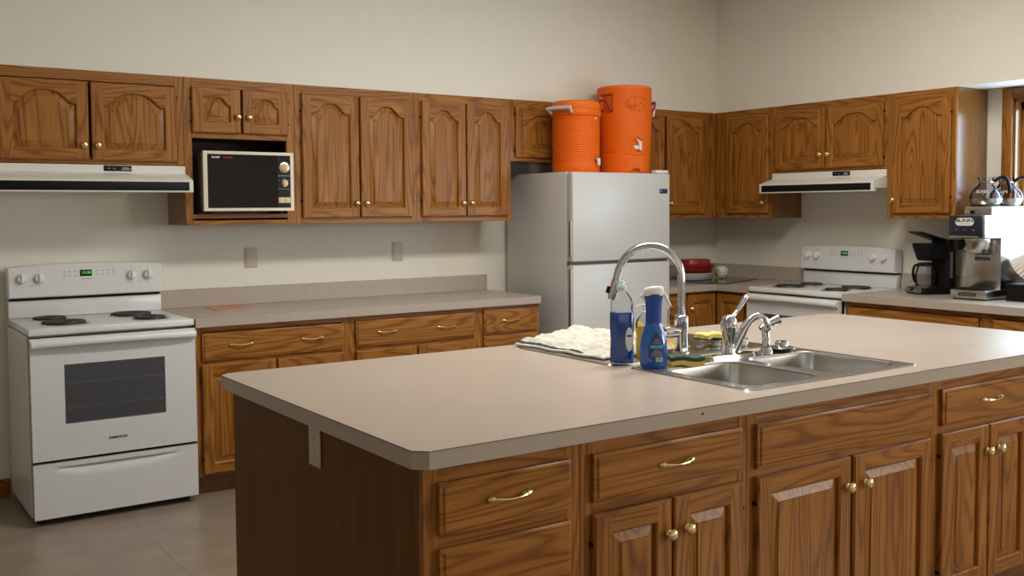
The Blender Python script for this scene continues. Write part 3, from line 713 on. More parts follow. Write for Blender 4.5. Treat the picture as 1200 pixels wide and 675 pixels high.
# sponges
def sponge(label, loc, rz, tilt, w, d, h, pad_below):
    t = thing('sponge', label, 'sponge', loc, rz)
    def slab(z0, z1, k):
        mb = MB(); bm = bmesh.new(); bmesh.ops.create_cube(bm, size=1)
        for p in bm.verts: p.co = Vector((p.co.x * w, p.co.y * d, z0 + (p.co.z + 0.5) * (z1 - z0)))
        bmesh.ops.subdivide_edges(bm, edges=list(bm.edges), cuts=7, use_grid_fill=True)
        rnd = random.Random(len(label))
        for p in bm.verts:
            p.co += Vector((rnd.uniform(-1, 1), rnd.uniform(-1, 1), rnd.uniform(-0.8, 0.8))) * 0.0016
            p.co.z += 0.004 * math.sin(p.co.x * 60) * math.cos(p.co.y * 70)
        return mb.bm(bm, k)
    a, b = ('scour', 'sponge') if pad_below else ('sponge', 'scour')
    zs = h * (0.28 if pad_below else 0.55)
    o1 = slab(0, zs, a).build('scouring_pad' if pad_below else 'foam', t); o2 = slab(zs, h, b).build('foam' if pad_below else 'scouring_pad', t)
    t.rotation_euler = (tilt, 0, rz)
    return t
sponge('damp sponge with dark green scouring pad lying on top at the front sink edge', (-3.438, -3.188, SZ + 0.0005), -0.50, 0.0, 0.115, 0.075, 0.030, False)
sponge('bright yellow sponge lying on the little steel dish behind the faucet', (-3.070, -2.950, SZ + 0.036), 0.10, 0.0, 0.115, 0.070, 0.020, True)
t = thing('soap_dish', 'round steel stand carrying the yellow sponge behind the low faucet', 'soap dish', (-3.065, -2.955, SZ))
MB().lathe([(0.058, 0.0), (0.060, 0.004), (0.042, 0.008), (0.034, 0.016), (0.036, 0.024), (0.047, 0.030), (0.047, 0.033), (0.0, 0.033)], 'steel', 28).build('stand', t)
t = thing('sink_strainer', 'second steel strainer cup beside the sponge stand on the rear sink', 'strainer', (-2.955, -2.985, SZ))
MB().lathe([(0.0, 0.0), (0.030, 0.0), (0.036, 0.010), (0.037, 0.028), (0.033, 0.032), (0.020, 0.034), (0.014, 0.040), (0.0, 0.041)], 'steel', 24).build('basket', t)
t = thing('sink_stopper', 'flat black rubber stopper by the gooseneck faucet foot', 'stopper', (-3.340, -2.990, SZ))
MB().lathe([(0.034, 0.0), (0.034, 0.006), (0.026, 0.010), (0.008, 0.011), (0.007, 0.018), (0.0, 0.019)], 'rubber', 22).build('disc', t)
# dish towel over the rear sink, and the tan cloth behind it
def cloth(name, label, cx, cy, u, v, nu, nv, fz, k, stripe=None, thick=0.006):
    t = thing(name, label, 'towel', (cx, cy, SZ))
    mb = MB(); rows = []
    u = Vector(u); v = Vector(v)
    def pt(i, j, dz):
        a, b = i / nu, j / nv
        p, z = fz(a, b); q = u * (p[0] - 0.5) + v * (p[1] - 0.5)
        return (q.x, q.y, max(0.0005, z + dz))
    top = [[pt(i, j, thick) for j in range(nv + 1)] for i in range(nu + 1)]
    bot = [[pt(i, j, 0.0) for j in range(nv + 1)] for i in range(nu + 1)]
    def idx(i, j): return i * (nv + 1) + j
    V = [p for r in top for p in r] + [p for r in bot for p in r]; o = (nu + 1) * (nv + 1)
    F = []; S = []
    for i in range(nu):
        for j in range(nv):
            f = (idx(i, j), idx(i + 1, j), idx(i + 1, j + 1), idx(i, j + 1))
            (S if stripe and stripe(i / nu, j / nv) else F).append(f)
            F.append(tuple(o + a for a in reversed(f)))
    for i in range(nu):
        F.append((idx(i, 0), o + idx(i, 0), o + idx(i + 1, 0), idx(i + 1, 0))); F.append((idx(i + 1, nv), o + idx(i + 1, nv), o + idx(i, nv), idx(i, nv)))
    for j in range(nv):
        F.append((idx(0, j + 1), o + idx(0, j + 1), o + idx(0, j), idx(0, j))); F.append((idx(nu, j), o + idx(nu, j), o + idx(nu, j + 1), idx(nu, j + 1)))
    mb.add(V, F, k)
    if S: mb.add(V, S, 'stripe')
    mb.build('fabric', t, ang=60)
    return t
def fz1(a, b):
    z = 0.012 + 0.034 * a ** 0.6 + 0.0070 * math.sin(b * 23 + 5 * a + 1.5 * math.sin(a * 9)) * (0.3 + 0.7 * a) + 0.0050 * math.sin(a * 26 + b * 7 + math.sin(b * 12)) + 0.0016 * math.sin(b * 67 + a * 41) + 0.0012 * math.sin(a * 90 - b * 30)
    e = min(a / 0.10, 1.0) * min((1 - a) / 0.06, 1.0) * min(b / 0.05, 1) * min((1 - b) / 0.05, 1)
    return (a + 0.02 * math.sin(b * 19), b + 0.012 * math.sin(a * 13)), max(0.001, z * (0.15 + 0.85 * e))
cloth('dish_towel', 'cream terry dish towel with dark edge stripe spread over the rear sink', -3.430, -2.676, (0.35, 0.02, 0), (-0.015, 0.52, 0), 60, 90, fz1, 'towel',
      stripe=lambda a, b: 0.015 < a < 0.04 and b > 0.2)
def fz2(a, b):
    z = 0.016 + 0.048 * math.sin(PI * a) ** 0.7 + 0.010 * math.sin(a * 34) + 0.006 * math.sin(b * 33)
    e = min(a / 0.15, 1) * min((1 - a) / 0.15, 1) * min(b / 0.1, 1) * min((1 - b) / 0.1, 1)
    return (a, b), max(0.001, z * (0.1 + 0.9 * e))
cloth('wash_cloth', 'crumpled tan cloth between the dish towel and the soap bottles', -3.190, -2.720, (0.10, 0.01, 0), (0.0, 0.40, 0), 30, 50, fz2, 'tan')

# ------------------------------------------------------------------ soap bottles
def soften(o, lv=1):
    md = o.modifiers.new('soft', 'SUBSURF'); md.levels = lv; md.render_levels = lv
def sqring(a, p=4.0):
    return 1.0 / (abs(math.cos(a)) ** p + abs(math.sin(a)) ** p) ** (1.0 / p)
t = thing('soap_bottle', 'clear squeeze bottle of dark blue dish soap with mint cap', 'soap bottle', (-3.590, -3.038, SZ + 0.0005), -0.55)
prof = [(0.0, 0.0), (0.036, 0.0), (0.040, 0.006), (0.040, 0.040), (0.0385, 0.075), (0.040, 0.110), (0.0405, 0.170), (0.036, 0.185), (0.038, 0.205), (0.034, 0.222), (0.022, 0.240), (0.015, 0.248), (0.0135, 0.252), (0.0135, 0.256)]
fl = lambda a, h: sqring(a) if 0.004 < h < 0.2 else 1 + (sqring(a) - 1) * max(0.0, min(1, (0.25 - h) / 0.05))
MB().lathe(prof, 'clearplastic', 40, sx=1.0, sy=0.62, fn=fl).build('bottle', t)
MB().lathe([(0.0, 0.003), (0.034, 0.003), (0.0385, 0.008), (0.0386, 0.040), (0.037, 0.075), (0.0385, 0.110), (0.0391, 0.168), (0.036, 0.176), (0.0, 0.176)], 'bluesoap', 40, sx=1.0, sy=0.60, fn=fl).build('soap', t)
MB().lathe([(0.017, 0.250), (0.0175, 0.258), (0.016, 0.268), (0.012, 0.272), (0.008, 0.284), (0.0, 0.285)], 'mint', 22).build('cap', t)
MB().tube([(0.006, -0.004, 0.272), (0.022, -0.012, 0.278), (0.042, -0.020, 0.285)], [0.004, 0.0045, 0.004], 'mint', 8, flat=0.5).build('flip_top', t)
lb = MB(); lb.lathe([(0.0, -0.0004), (0.030, -0.0004), (0.0305, 0.0), (0.0, 0.0006)], 'white2', 24, org=(0.022, -0.0252, 0.085), axis=(0.0, -1, 0), sx=0.45, sy=1.35)
lbo = lb.build('label', t, 'white oval label')
MB().box(0.014, 0.030, -0.0268, -0.0258, 0.094, 0.100, 'bluelabel').build('label_band', lbo)
t = thing('spray_bottle', 'bright blue dish spray bottle with white trigger standing by the front sink', 'spray bottle', (-3.560, -3.165, SZ + 0.0005), -0.50)
prof = [(0.0, 0.0), (0.040, 0.0), (0.0455, 0.006), (0.047, 0.03), (0.0475, 0.060), (0.045, 0.090), (0.037, 0.118), (0.0305, 0.135), (0.0275, 0.150)]
MB().lathe(prof, 'bluebottle', 40, sx=1.0, sy=0.62).build('bottle', t)
MB().lathe([(0.0278, 0.148), (0.0275, 0.160), (0.027, 0.190), (0.029, 0.222), (0.033, 0.246), (0.0, 0.247)], 'bluesleeve', 32, sx=1.0, sy=0.66).build('sleeve', t)
hd_ = MB().lathe([(0.0325, 0.2395), (0.0340, 0.246), (0.0345, 0.252), (0.034, 0.258), (0.027, 0.265), (0.0, 0.268)], 'white2', 28, sx=1.0, sy=0.64)
hd_.v = [(x, y, z + (0.10 * x if z > 0.2475 else 0.0) + (0.004 if z > 0.255 else 0)) for x, y, z in hd_.v]; hd_.build('spray_head', t)
MB().tube([(0.030, 0, 0.250), (0.040, -0.004, 0.236), (0.046, -0.006, 0.220), (0.056, -0.009, 0.206)], [0.006, 0.0055, 0.005, 0.004], 'white2', 8).build('trigger', t)
MB().tube([(-0.034, 0, 0.246), (-0.044, 0, 0.240), (-0.030, 0.008, 0.226)], [0.005, 0.004, 0.003], 'white2', 8).build('nozzle', t)
def on_bottle(x, z, off):           # point on the bottle's front
    R = 0.0
    for (r0, h0), (r1, h1) in zip(prof[1:-1], prof[2:]):
        if h0 <= z <= h1: R = r0 + (r1 - r0) * (z - h0) / max(1e-6, h1 - h0)
    a = math.asin(max(-0.95, min(0.95, x / R)))
    return (R * math.sin(a) * (1 + off / R), -0.62 * R * math.cos(a) - off, z)
def patch(x0, x1, z0, z1, k, off, shape=None, nx=10, nz=10):
    vs = []; fs = []
    for j in range(nz + 1):
        b = j / nz; z = z0 + (z1 - z0) * b; hw = shape(b) if shape else 1.0
        for i in range(nx + 1):
            x = (x0 + x1) / 2 + (x1 - x0) / 2 * hw * (2 * i / nx - 1); vs.append(on_bottle(x, z, off))
    for j in range(nz):
        for i in range(nx):
            q = j * (nx + 1) + i; fs.append((q, q + 1, q + nx + 2, q + nx + 1))
    return MB().add(vs, fs, k)
lab = patch(-0.024, 0.032, 0.020, 0.118, 'bluelabel', 0.0006, lambda b: min(1, (b + 0.05) * 4) * (1 - 0.85 * max(0, (b - 0.45) / 0.55) ** 1.2)).build('label', t, 'navy teardrop label', fix=False)
patch(-0.018, 0.026, 0.066, 0.077, 'cyan', 0.0010, nz=2).build('label_band', lab, fix=False)
patch(0.000, 0.024, 0.022, 0.036, 'whiteink', 0.0010, nz=2).build('barcode_patch', lab, fix=False)
bars = MB()
for i in range(7):
    p = patch(0.002 + i * 0.003, 0.0033 + i * 0.003 + (i % 2) * 0.0006, 0.0245, 0.0345, 'ink', 0.0014, nx=1, nz=1); bars.add(p.v, p.f, 'ink')
bars.build('barcode', lab, fix=False)
for nm, rows in (('ingredient_print', [(-0.016 + 0.002 * r, 0.024 - 0.002 * r, 0.0405 + r * 0.0045, 0.0015) for r in range(5)]), ('title_print', [(-0.010 + 0.003 * r, 0.018 - 0.003 * r, 0.0830 + r * 0.006, 0.0016) for r in range(3)])):
    txt = MB()
    for a, b, z, hh in rows:
        p = patch(a, b, z, z + hh, 'print', 0.0011, nx=6, nz=1); txt.add(p.v, p.f, 'print')
    txt.build(nm, lab, fix=False)
t = thing('soap_bottle', 'pump bottle of yellow soap behind the blue spray bottle', 'soap bottle', (-3.425, -2.968, SZ + 0.0005), -0.4)
MB().lathe([(0.0, 0.0), (0.027, 0.0), (0.030, 0.005), (0.030, 0.105), (0.0, 0.105)], 'yellowsoap', 30, sy=0.8).build('soap', t)
MB().lathe([(0.0305, 0.105), (0.0305, 0.118), (0.026, 0.135), (0.014, 0.148), (0.013, 0.153)], 'clearplastic', 30, sy=0.8).build('bottle', t)
MB().lathe([(0.014, 0.150), (0.0145, 0.162), (0.006, 0.166), (0.005, 0.180), (0.009, 0.181), (0.009, 0.188), (0.0, 0.189)], 'white2', 20).tube([(0, 0, 0.184), (-0.022, 0.0, 0.184), (-0.032, 0.0, 0.178)], 0.0035, 'white2', 8).build('pump', t)

# ------------------------------------------------------------------ stoves
def coil(r0, r1, turns, k, rad=0.0042):
    P = []; n = int(turns * 26)
    for i in range(n + 1):
        a = 2 * PI * turns * i / n; r = r0 + (r1 - r0) * i / n; P.append((r * math.cos(a), r * math.sin(a), 0.0))
    return P
def stove(label, loc, rz):
    t = thing('stove', label, 'stove', loc, rz, 'white electric coil stoves'); W = 0.759
    b = MB(); b.box(0, W, -0.605, -0.035, 0.035, 0.880, 'white', 0.002, 1); b.box(0.006, W - 0.006, -0.632, -0.605, 0.040, 0.876, 'blackgloss')
    b.build('body', t)
    ct = MB(); ct.box(0, W, -0.643, -0.030, 0.883, 0.916, 'white', 0.008, 3); ct.build('cooktop', t)
    for (x, y, r) in ((0.175, -0.205, 0.078), (0.195, -0.455, 0.100), (0.560, -0.240, 0.100), (0.590, -0.480, 0.078)):
        bu = MB(); bu.tube([(p[0] + x, p[1] + y, 0.9235) for p in coil(0.020, r, 4.5 if r > 0.09 else 3.5, 'coil')], 0.0052, 'coil', 8)
        for q in range(3):
            a = q * 2 * PI / 3 + 0.5; bu.box(-0.001, 0.001, 0, 1, 0, 1, 'coil') if False else bu.tube([(x, y, 0.9175), (x + r * math.cos(a), y + r * math.sin(a), 0.9175)], 0.0025, 'coil', 6)
        bo = bu.build('burner', t)
        MB().lathe([(r + 0.016, 0.9165), (r + 0.014, 0.9195), (r + 0.006, 0.9195), (r * 0.9, 0.9172), (0.02, 0.9168), (0.0, 0.9168)], 'pan', 36, org=(x, y, 0)).build('drip_pan', bo)
    bg = MB()
    bg.box(0.004, W - 0.004, -0.078, -0.032, 0.9165, 1.004, 'white', 0.004)
    bg.box(0.010, W - 0.010, -0.070, -0.034, 1.004, 1.018, 'blackgloss')
    N = 20; prof = [(0.0, 1.018), (W, 1.018)] + [(W - W * i / N, 1.172 + 0.016 * math.sin(PI * i / N) ** 0.7) for i in range(N + 1)]
    n = len(prof); c = 0.007; cx, cz = W / 2, 1.1
    def sc(p, k): return (cx + (p[0] - cx) * (1 - 2 * k / W), cz + (p[1] - cz) * (1 - 2 * k / 0.16))
    L = [[(p[0], -0.030, p[1]) for p in prof], [(p[0], -0.088 - 0.010 * (1.172 - p[1]) / 0.15, p[1]) for p in prof], [(sc(p, c / 2)[0], -0.098 - 0.010 * (1.172 - p[1]) / 0.15, sc(p, c / 2)[1]) for p in prof], [(sc(p, c)[0], -0.101 - 0.010 * (1.172 - p[1]) / 0.15, sc(p, c)[1]) for p in prof]]
    for p, q in zip(L[:-1], L[1:]): bg.add(p + q, [(i, (i + 1) % n, n + (i + 1) % n, n + i) for i in range(n)], 'white')
    bg.add(L[0], [tuple(reversed(range(n)))], 'white'); bg.add(L[-1], [tuple(range(n))], 'white')
    bgo = bg.build('backguard', t)
    FY = lambda z: -0.101 - 0.010 * (1.172 - z) / 0.15
    y = FY(1.117)
    for x in (0.064, 0.146, 0.596, 0.680):
        k = MB(); k.lathe([(0.026, 0.0), (0.0255, -0.006), (0.022, -0.010), (0.021, -0.020), (0.018, -0.023), (0.0, -0.024)], 'white2', 28, org=(x, y + 0.001, 1.117), axis=(0, 1, 0))
        k.box(x - 0.0045, x + 0.0045, y - 0.032, y - 0.012, 1.117 - 0.021, 1.117 + 0.021, 'white2', 0.002)
        ko = k.build('control_knob', t)
    pr = MB()
    for x in (0.064, 0.146, 0.596, 0.680):
        pr.box(x - 0.003, x + 0.003, FY(1.156) - 0.0006, FY(1.156) + 0.001, 1.1535, 1.157, 'print'); pr.box(x - 0.003, x + 0.003, FY(1.075) - 0.0006, FY(1.075) + 0.001, 1.073, 1.078, 'print')
        for q in range(9):
            a = -0.6 + q * (PI + 1.2) / 8; px, pz = x + 0.033 * math.cos(a), 1.117 + 0.031 * math.sin(a)
            pr.box(px - 0.001, px + 0.001, FY(pz) - 0.0006, FY(pz) + 0.001, pz - 0.001, pz + 0.001, 'print')
    for x in (0.105, 0.638): pr.box(x - 0.012, x + 0.012, FY(1.08) - 0.0006, FY(1.08) + 0.001, 1.079, 1.081, 'print')
    for x in (0.265, 0.290, 0.318):
        for z in (1.123, 1.144): pr.box(x - 0.005, x + 0.005, FY(z) - 0.0006, FY(z) + 0.001, z - 0.003, z + 0.003, 'print')
    for x in (0.424, 0.452, 0.480):
        for z in (1.126, 1.146): pr.box(x - 0.005, x + 0.005, FY(z) - 0.0006, FY(z) + 0.001, z - 0.0025, z + 0.0025, 'print')
    for x in (0.352, 0.372, 0.390): pr.box(x - 0.007, x + 0.007, FY(1.106) - 0.0006, FY(1.106) + 0.001, 1.104, 1.108, 'print')
    pr.box(0.505, 0.507, FY(1.13) - 0.0006, FY(1.13) + 0.001, 1.088, 1.165, 'print')
    pr.build('panel_print', t, 'grey control legends')
    dp = MB().box(0.340, 0.398, FY(1.137) - 0.0022, FY(1.137) + 0.003, 1.119, 1.152, 'blackgloss', 0.001).build('clock_display', t, 'black clock window')
    lettering(MB(), '10:08', 0.021, 0.369, FY(1.137) - 0.0026, 1.1365, 'green', sx=1.0).build('digits', dp, 'green clock digits', smooth=False)
    # oven door with its window
    dr = MB(); wx0, wx1, wz0, wz1 = 0.147, 0.605, 0.468, 0.745; z0, z1 = 0.305, 0.872; y0, y1 = -0.662, -0.634
    for a, b_, c_, d_ in ((0.004, wx0, z0, z1), (wx1, W - 0.004, z0, z1), (wx0, wx1, z0, wz0), (wx0, wx1, wz1, z1)): dr.box(a, b_, y0, y1, c_, d_, 'white')
    do = dr.build('oven_door', t)
    MB().box(wx0 - 0.002, wx1 + 0.002, y0 + 0.0015, y0 + 0.005, wz0 - 0.002, wz1 + 0.002, 'ovenglass').build('window', do, 'dark grey oven window')
    rk = MB()
    for z in (0.655, 0.540):
        rk.tube([(wx0 + 0.005, -0.650, z), (wx1 - 0.005, -0.650, z)], 0.0042, 'white2', 8)
    rk.build('oven_rack', t)
    lettering(MB(), 'AMANA', 0.017, 0.378, y0 - 0.0004, 0.378, 'ink', bold=0.0006, sx=1.45).build('lettering', do, 'dark maker lettering', smooth=False)
    # handle: a full width bar that bows out
    hd = MB(); n = 24; rings = []
    for i in range(n + 1):
        u = i / n; x = 0.006 + (W - 0.012) * u; bow = math.sin(PI * u) ** 0.7
        yo = -0.692 - 0.018 * bow; th = 0.036 - 0.004 * bow; zc = 0.849 - 0.006 * (1 - bow) + 0.002
        rings.append([(x, -0.664, zc + th / 2), (x, yo + 0.008, zc + th / 2), (x, yo, zc + th / 2 - 0.007), (x, yo, zc - th / 2 + 0.007), (x, yo + 0.008, zc - th / 2), (x, -0.664 - 0.010 * min(1, 3 * bow), zc - th / 2)])
    for p, q in zip(rings[:-1], rings[1:]): hd.add(p + q, [(i, (i + 1) % 6, 6 + (i + 1) % 6, 6 + i) for i in range(6)], 'white2')
    hd.add(rings[0], [tuple(range(6))], 'white2'); hd.add(rings[-1], [tuple(reversed(range(6)))], 'white2')
    hd.build('handle', do, ang=50)
    MB().box(0.20, 0.56, -0.659, -0.640, 0.8722, 0.8745, 'greydark').build('vent_slot', do)
    # storage drawer with a scooped grip
    nx, nz = 60, 26; xa, xb, za, zb = 0.004, W - 0.004, 0.035, 0.290; vs = []
    for j in range(nz + 1):
        z = za + (zb - za) * j / nz
        for i in range(nx + 1):
            x = xa + (xb - xa) * i / nx; u = (x - 0.379) / 0.305; yv = -0.662
            if abs(u) < 1:
                zt = 0.262 + 0.004 * (1 - u * u); zl = zt - 0.048 * (1 - abs(u) ** 2.2) - 0.004
                if zl < z < zt: k = (z - zl) / (zt - zl); yv += 0.019 * (k ** 1.3) * (1 - u ** 4)
            vs.append((x, yv, z))
    fs = [(j * (nx + 1) + i, j * (nx + 1) + i + 1, (j + 1) * (nx + 1) + i + 1, (j + 1) * (nx + 1) + i) for j in range(nz) for i in range(nx)]
    sdw = MB().add(vs, fs, 'white'); sdw.box(xa, xb, -0.6615, -0.634, za, za + 0.001, 'white'); sdw.box(xa, xa + 0.001, -0.6615, -0.634, za, zb, 'white'); sdw.box(xb - 0.001, xb, -0.6615, -0.634, za, zb, 'white'); sdw.box(xa, xb, -0.6615, -0.634, zb - 0.001, zb, 'white')
    sdw.build('storage_drawer', t, ang=50, fix=False)
    for x in (0.04, W - 0.04):
        for yy in (-0.58, -0.08): MB().lathe([(0.016, 0.0), (0.018, 0.012), (0.010, 0.016), (0.010, 0.036)], 'rubber', 14, org=(x, yy, 0)).build('foot', t)
    return t
stove('white electric coil stove at the far end of the long back counter', (-5.075, 0, 0), 0)
stove('white electric coil stove under the hood by the coffee machines', (0, -0.938, 0), RW)

# ------------------------------------------------------------------ range hoods
def hood(label, loc, rz):
    t = thing('range_hood', label, 'range hood', loc, rz, 'white range hoods'); W = 0.915
    P = [(-0.004, HB - 0.004), (-0.334, HB - 0.004), (-0.334, 1.648), (-0.462, 1.610), (-0.465, 1.607), (-0.465, 1.550), (-0.462, 1.547), (-0.440, 1.547), (-0.440, 1.570), (-0.02, 1.570), (-0.02, 1.547), (-0.004, 1.547)]
    MB().prism(P, 0.0, W, 'almond', 'yz').build('canopy', t)
    MB().box(0.020, W - 0.020, -0.4675, -0.464, 1.556, 1.600, 'black', 0.001).build('front_grille', t, 'black front strip')
    cp = MB().box(0.510, 0.645, -0.337, -0.333, 1.655, 1.683, 'blackgloss', 0.001).build('control_panel', t, 'small black switch panel')
    sw = MB()
    for i, x in enumerate((0.535, 0.560)): sw.box(x - 0.006, x + 0.006, -0.3395, -0.3365, 1.664, 1.672, 'greydark', 0.001)
    sw.build('switch', cp)
    lg = MB(); lg.box(0.596, 0.632, -0.3376, -0.3368, 1.662, 1.667, 'print'); lg.box(0.600, 0.628, -0.3376, -0.3368, 1.669, 1.674, 'print'); lg.build('nameplate_print', cp)
    return t
hood('wide white range hood with black strip over the far counter end stove', (-5.166, 0, 0), 0)
hood('cream white range hood with black strip between corner and coffee machines', (0, -0.8725, 0), RW)

# ------------------------------------------------------------------ refrigerator
t = thing('refrigerator', 'tall white top freezer refrigerator between the counters', 'refrigerator', (-2.017, -0.04, 0))
W = 0.820; FT = 1.680
MB().box(0, W, -0.655, 0.0, 0.035, FT, 'fridge', 0.006).build('case', t)
for nm, z0, z1, hz in (('freezer_door', 1.120, FT - 0.002, (1.150, 1.370)), ('fridge_door', 0.085, 1.100, (0.70, 1.075))):
    d = MB(); d.box(0.001, W - 0.001, -0.718, -0.664, z0, z1, 'fridge', 0.010, 3); d.box(0.012, W - 0.012, -0.664, -0.655, z0 + 0.01, z1 - 0.01, 'greyplastic')
    do = d.build(nm, t)
    MB().box(-0.0015, 0.010, -0.700, -0.681, hz[0], hz[1], 'greydark', 0.001).build('grip_recess', do, 'dark side grip recess')
    MB().box(-0.003, 0.006, -0.706, -0.700, hz[0], hz[1] + 0.004, 'white2', 0.002).build('grip_edge', do)
MB().box(0.004, W - 0.004, -0.690, -0.655, 1.100, 1.119, 'greydark').build('door_gap_trim', t, 'grey strip between the doors')
bd = MB().box(0.722, 0.792, -0.7205, -0.717, 1.548, 1.577, 'badge', 0.004).build('badge', t, 'small dark blue badge')
MB().box(0.700, W - 0.010, -0.712, -0.665, FT + 0.0005, FT + 0.020, 'white2', 0.004).build('hinge_cover', t)
MB().box(0.02, W - 0.02, -0.655, -0.62, 0.0, 0.080, 'greydark', 0.003).build('kick_grille', t)

# ------------------------------------------------------------------ drink coolers on the refrigerator
def bend(mb, R, yoff=0.0):
    """wrap a flat front (x, y~0, z) round a cylinder of radius R that faces -y"""
    mb.v = [((R - y) * math.sin(x / R), -(R - y) * math.cos(x / R), z) for x, y, z in mb.v]; return mb
t = thing('drink_cooler', 'smaller orange round drink cooler with grey handle on the refrigerator', 'cooler', (-1.812, -0.535, FT + 0.0005), 0.30)
r = 0.152
pr = [(0.0, 0.0), (r - 0.006, 0.0), (r, 0.010), (r, 0.060)]
for i in range(18): z = 0.066 + i * 0.0148; pr += [(r - 0.0016, z), (r + 0.0010, z + 0.004), (r + 0.0010, z + 0.010), (r - 0.0016, z + 0.0138)]
pr += [(r + 0.001, 0.336), (r + 0.001, 0.352), (r + 0.008, 0.358), (r + 0.010, 0.366), (r + 0.010, 0.398), (r + 0.006, 0.404), (0.0, 0.404)]
MB().lathe(pr, 'orange', 56).build('body', t)
MB().lathe([(r + 0.004, 0.4045), (r + 0.006, 0.410), (r + 0.006, 0.424), (r + 0.002, 0.428), (r + 0.002, 0.436), (r - 0.004, 0.448), (r - 0.020, 0.455), (r - 0.05, 0.457), (0.0, 0.458)], 'orange2', 56).build('lid', t)
for sgn in (-1,):
    h = MB(); Rh = r + 0.034
    for a0 in (-0.082, 0.082):
        h.tube([(sgn * (r + 0.006), a0 * 0.95, 0.375), (sgn * (r + 0.022), a0, 0.383), (sgn * Rh, a0, 0.398)], 0.009, 'greyplastic', 10)
    h.tube([(sgn * Rh, -0.090, 0.400), (sgn * (Rh + 0.004), -0.03, 0.402), (sgn * (Rh + 0.004), 0.03, 0.402), (sgn * Rh, 0.090, 0.400)], 0.0125, 'greyplastic', 12)
    h.build('handle', t, 'light grey carry handle')
sp = MB(); sp.tube([(0, -r, 0.075), (0, -r - 0.020, 0.075)], 0.012, 'greydark', 14); sp.tube([(0, -r - 0.018, 0.088), (0, -r - 0.022, 0.066), (0, -r - 0.024, 0.044)], [0.013, 0.012, 0.008], 'white2', 12)
so = sp.build('spigot', t, 'white push spigot'); MB().box(-0.011, 0.011, -r - 0.030, -r - 0.012, 0.088, 0.094, 'greydark', 0.002).build('push_button', so)
bend(MB().box(-0.012, 0.012, -0.0015, 0.001, 0.336, 0.344, 'greyplastic'), r + 0.001).build('badge', t)

t = thing('drink_cooler', 'larger orange round drink cooler with embossed oval on the refrigerator', 'cooler', (-1.408, -0.540, FT + 0.0008), -0.19)
t.scale = (1, 1, 0.955)
r = 0.181
def step(e0, e1, x):
    k = max(0.0, min(1.0, (x - e0) / (e1 - e0))); return k * k * (3 - 2 * k)
def rbase(z):
    q = 0.168 + 0.013 * min(1, max(0, z) / 0.30)
    if z > 0.572: q -= 0.004 * ((z - 0.572) / 0.016) ** 2
    if z < 0.012: q -= 0.005 * (1 - z / 0.012)
    return q
HL, HR = PI + 0.30, -0.20                      # where the two grips sit round the body
def adiff(a, b): return (a - b + PI) % (2 * PI) - PI
def rcool(a, z):
    q = rbase(z)
    for h in (HL, HR):                         # sunk grip windows
        d = abs(adiff(a, h)) * r
        q -= 0.024 * (1 - step(0.048, 0.060, d)) * step(0.405, 0.415, z) * (1 - step(0.528, 0.538, z))
    d = adiff(a, -PI / 2) * r                  # arched tap well, flat front below it
    q -= 0.014 * (1 - step(0.034, 0.046, math.hypot(d, max(0.0, z - 0.195)) if z > 0.195 else abs(d))) * step(0.126, 0.150, z)
    q -= 0.004 * (1 - step(0.040, 0.046, abs(d))) * (1 - step(0.120, 0.128, z))
    zs = 0.118 if abs(d) < 0.075 else (0.118 + 0.022 * step(0.075, 0.105, abs(d)))
    q -= 0.0035 * (1 - step(0.0015, 0.004, abs(z - zs)))
    if z < 0.034: q -= 0.03 * (1 - step(0.8, 1.0, math.hypot((d + 0.004) / 0.042, z / 0.032)))
    return q
zs_ = [0.0, 0.004, 0.008, 0.012] + [0.012 + 0.004 * i for i in range(1, 36)] + [0.160 + 0.006 * i for i in range(1, 41)] + [0.404 + 0.004 * i for i in range(0, 37)] + [0.556, 0.564, 0.572, 0.578, 0.584]
NA = 220; mb = MB(); vs = []; fs = []
for z in zs_:
    for i in range(NA):
        a = 2 * PI * i / NA; q = rcool(a, z); vs.append((q * math.cos(a), q * math.sin(a), z))
for j in range(len(zs_) - 1):
    for i in range(NA):
        i2 = (i + 1) % NA; fs.append((j * NA + i, j * NA + i2, (j + 1) * NA + i2, (j + 1) * NA + i))
fs.append(tuple(reversed(range(NA)))); fs.append(tuple((len(zs_) - 1) * NA + i for i in range(NA)))
mb.add(vs, fs, 'orange').build('body', t, ang=60)
MB().lathe([(r - 0.001, 0.572), (r + 0.001, 0.580), (r - 0.003, 0.590), (0.168, 0.594), (0.10, 0.595), (0.0, 0.595)], 'orange2', 64).build('lid', t)
em = MB(); P = []
for i in range(41): a = 2 * PI * i / 40; P.append((0.083 * math.cos(a), -0.0002, 0.470 + 0.046 * math.sin(a)))
em.tube(P, 0.0042, 'orange', 8)
em.bm(text_bm('igloo', 0.066, 0.0055, bold=0.0022, sx=1.08), 'orange2', Matrix.Translation((0, -0.002, 0.474)) @ Matrix.Rotation(PI / 2, 4, 'X'))
bend(em, r + 0.0005).build('emblem', t, 'raised oval emblem with lettering')
for an in (HL, HR):
    d = Vector((math.cos(an), math.sin(an), 0)); s = Vector((-d.y, d.x, 0))
    q = [d * (r - 0.026) + s * 0.044 + Vector((0, 0, 0.428)), d * (r + 0.004) + s * 0.044 + Vector((0, 0, 0.436)), d * (r + 0.022) + s * 0.036 + Vector((0, 0, 0.482)), d * (r + 0.026) + Vector((0, 0, 0.496)), d * (r + 0.022) - s * 0.036 + Vector((0, 0, 0.482)), d * (r + 0.004) - s * 0.044 + Vector((0, 0, 0.436)), d * (r - 0.026) - s * 0.044 + Vector((0, 0, 0.428))]
    MB().tube(smooth_path(q, 4), 0.0085, 'redstrap', 10).build('handle', t, 'dark red strap handle')
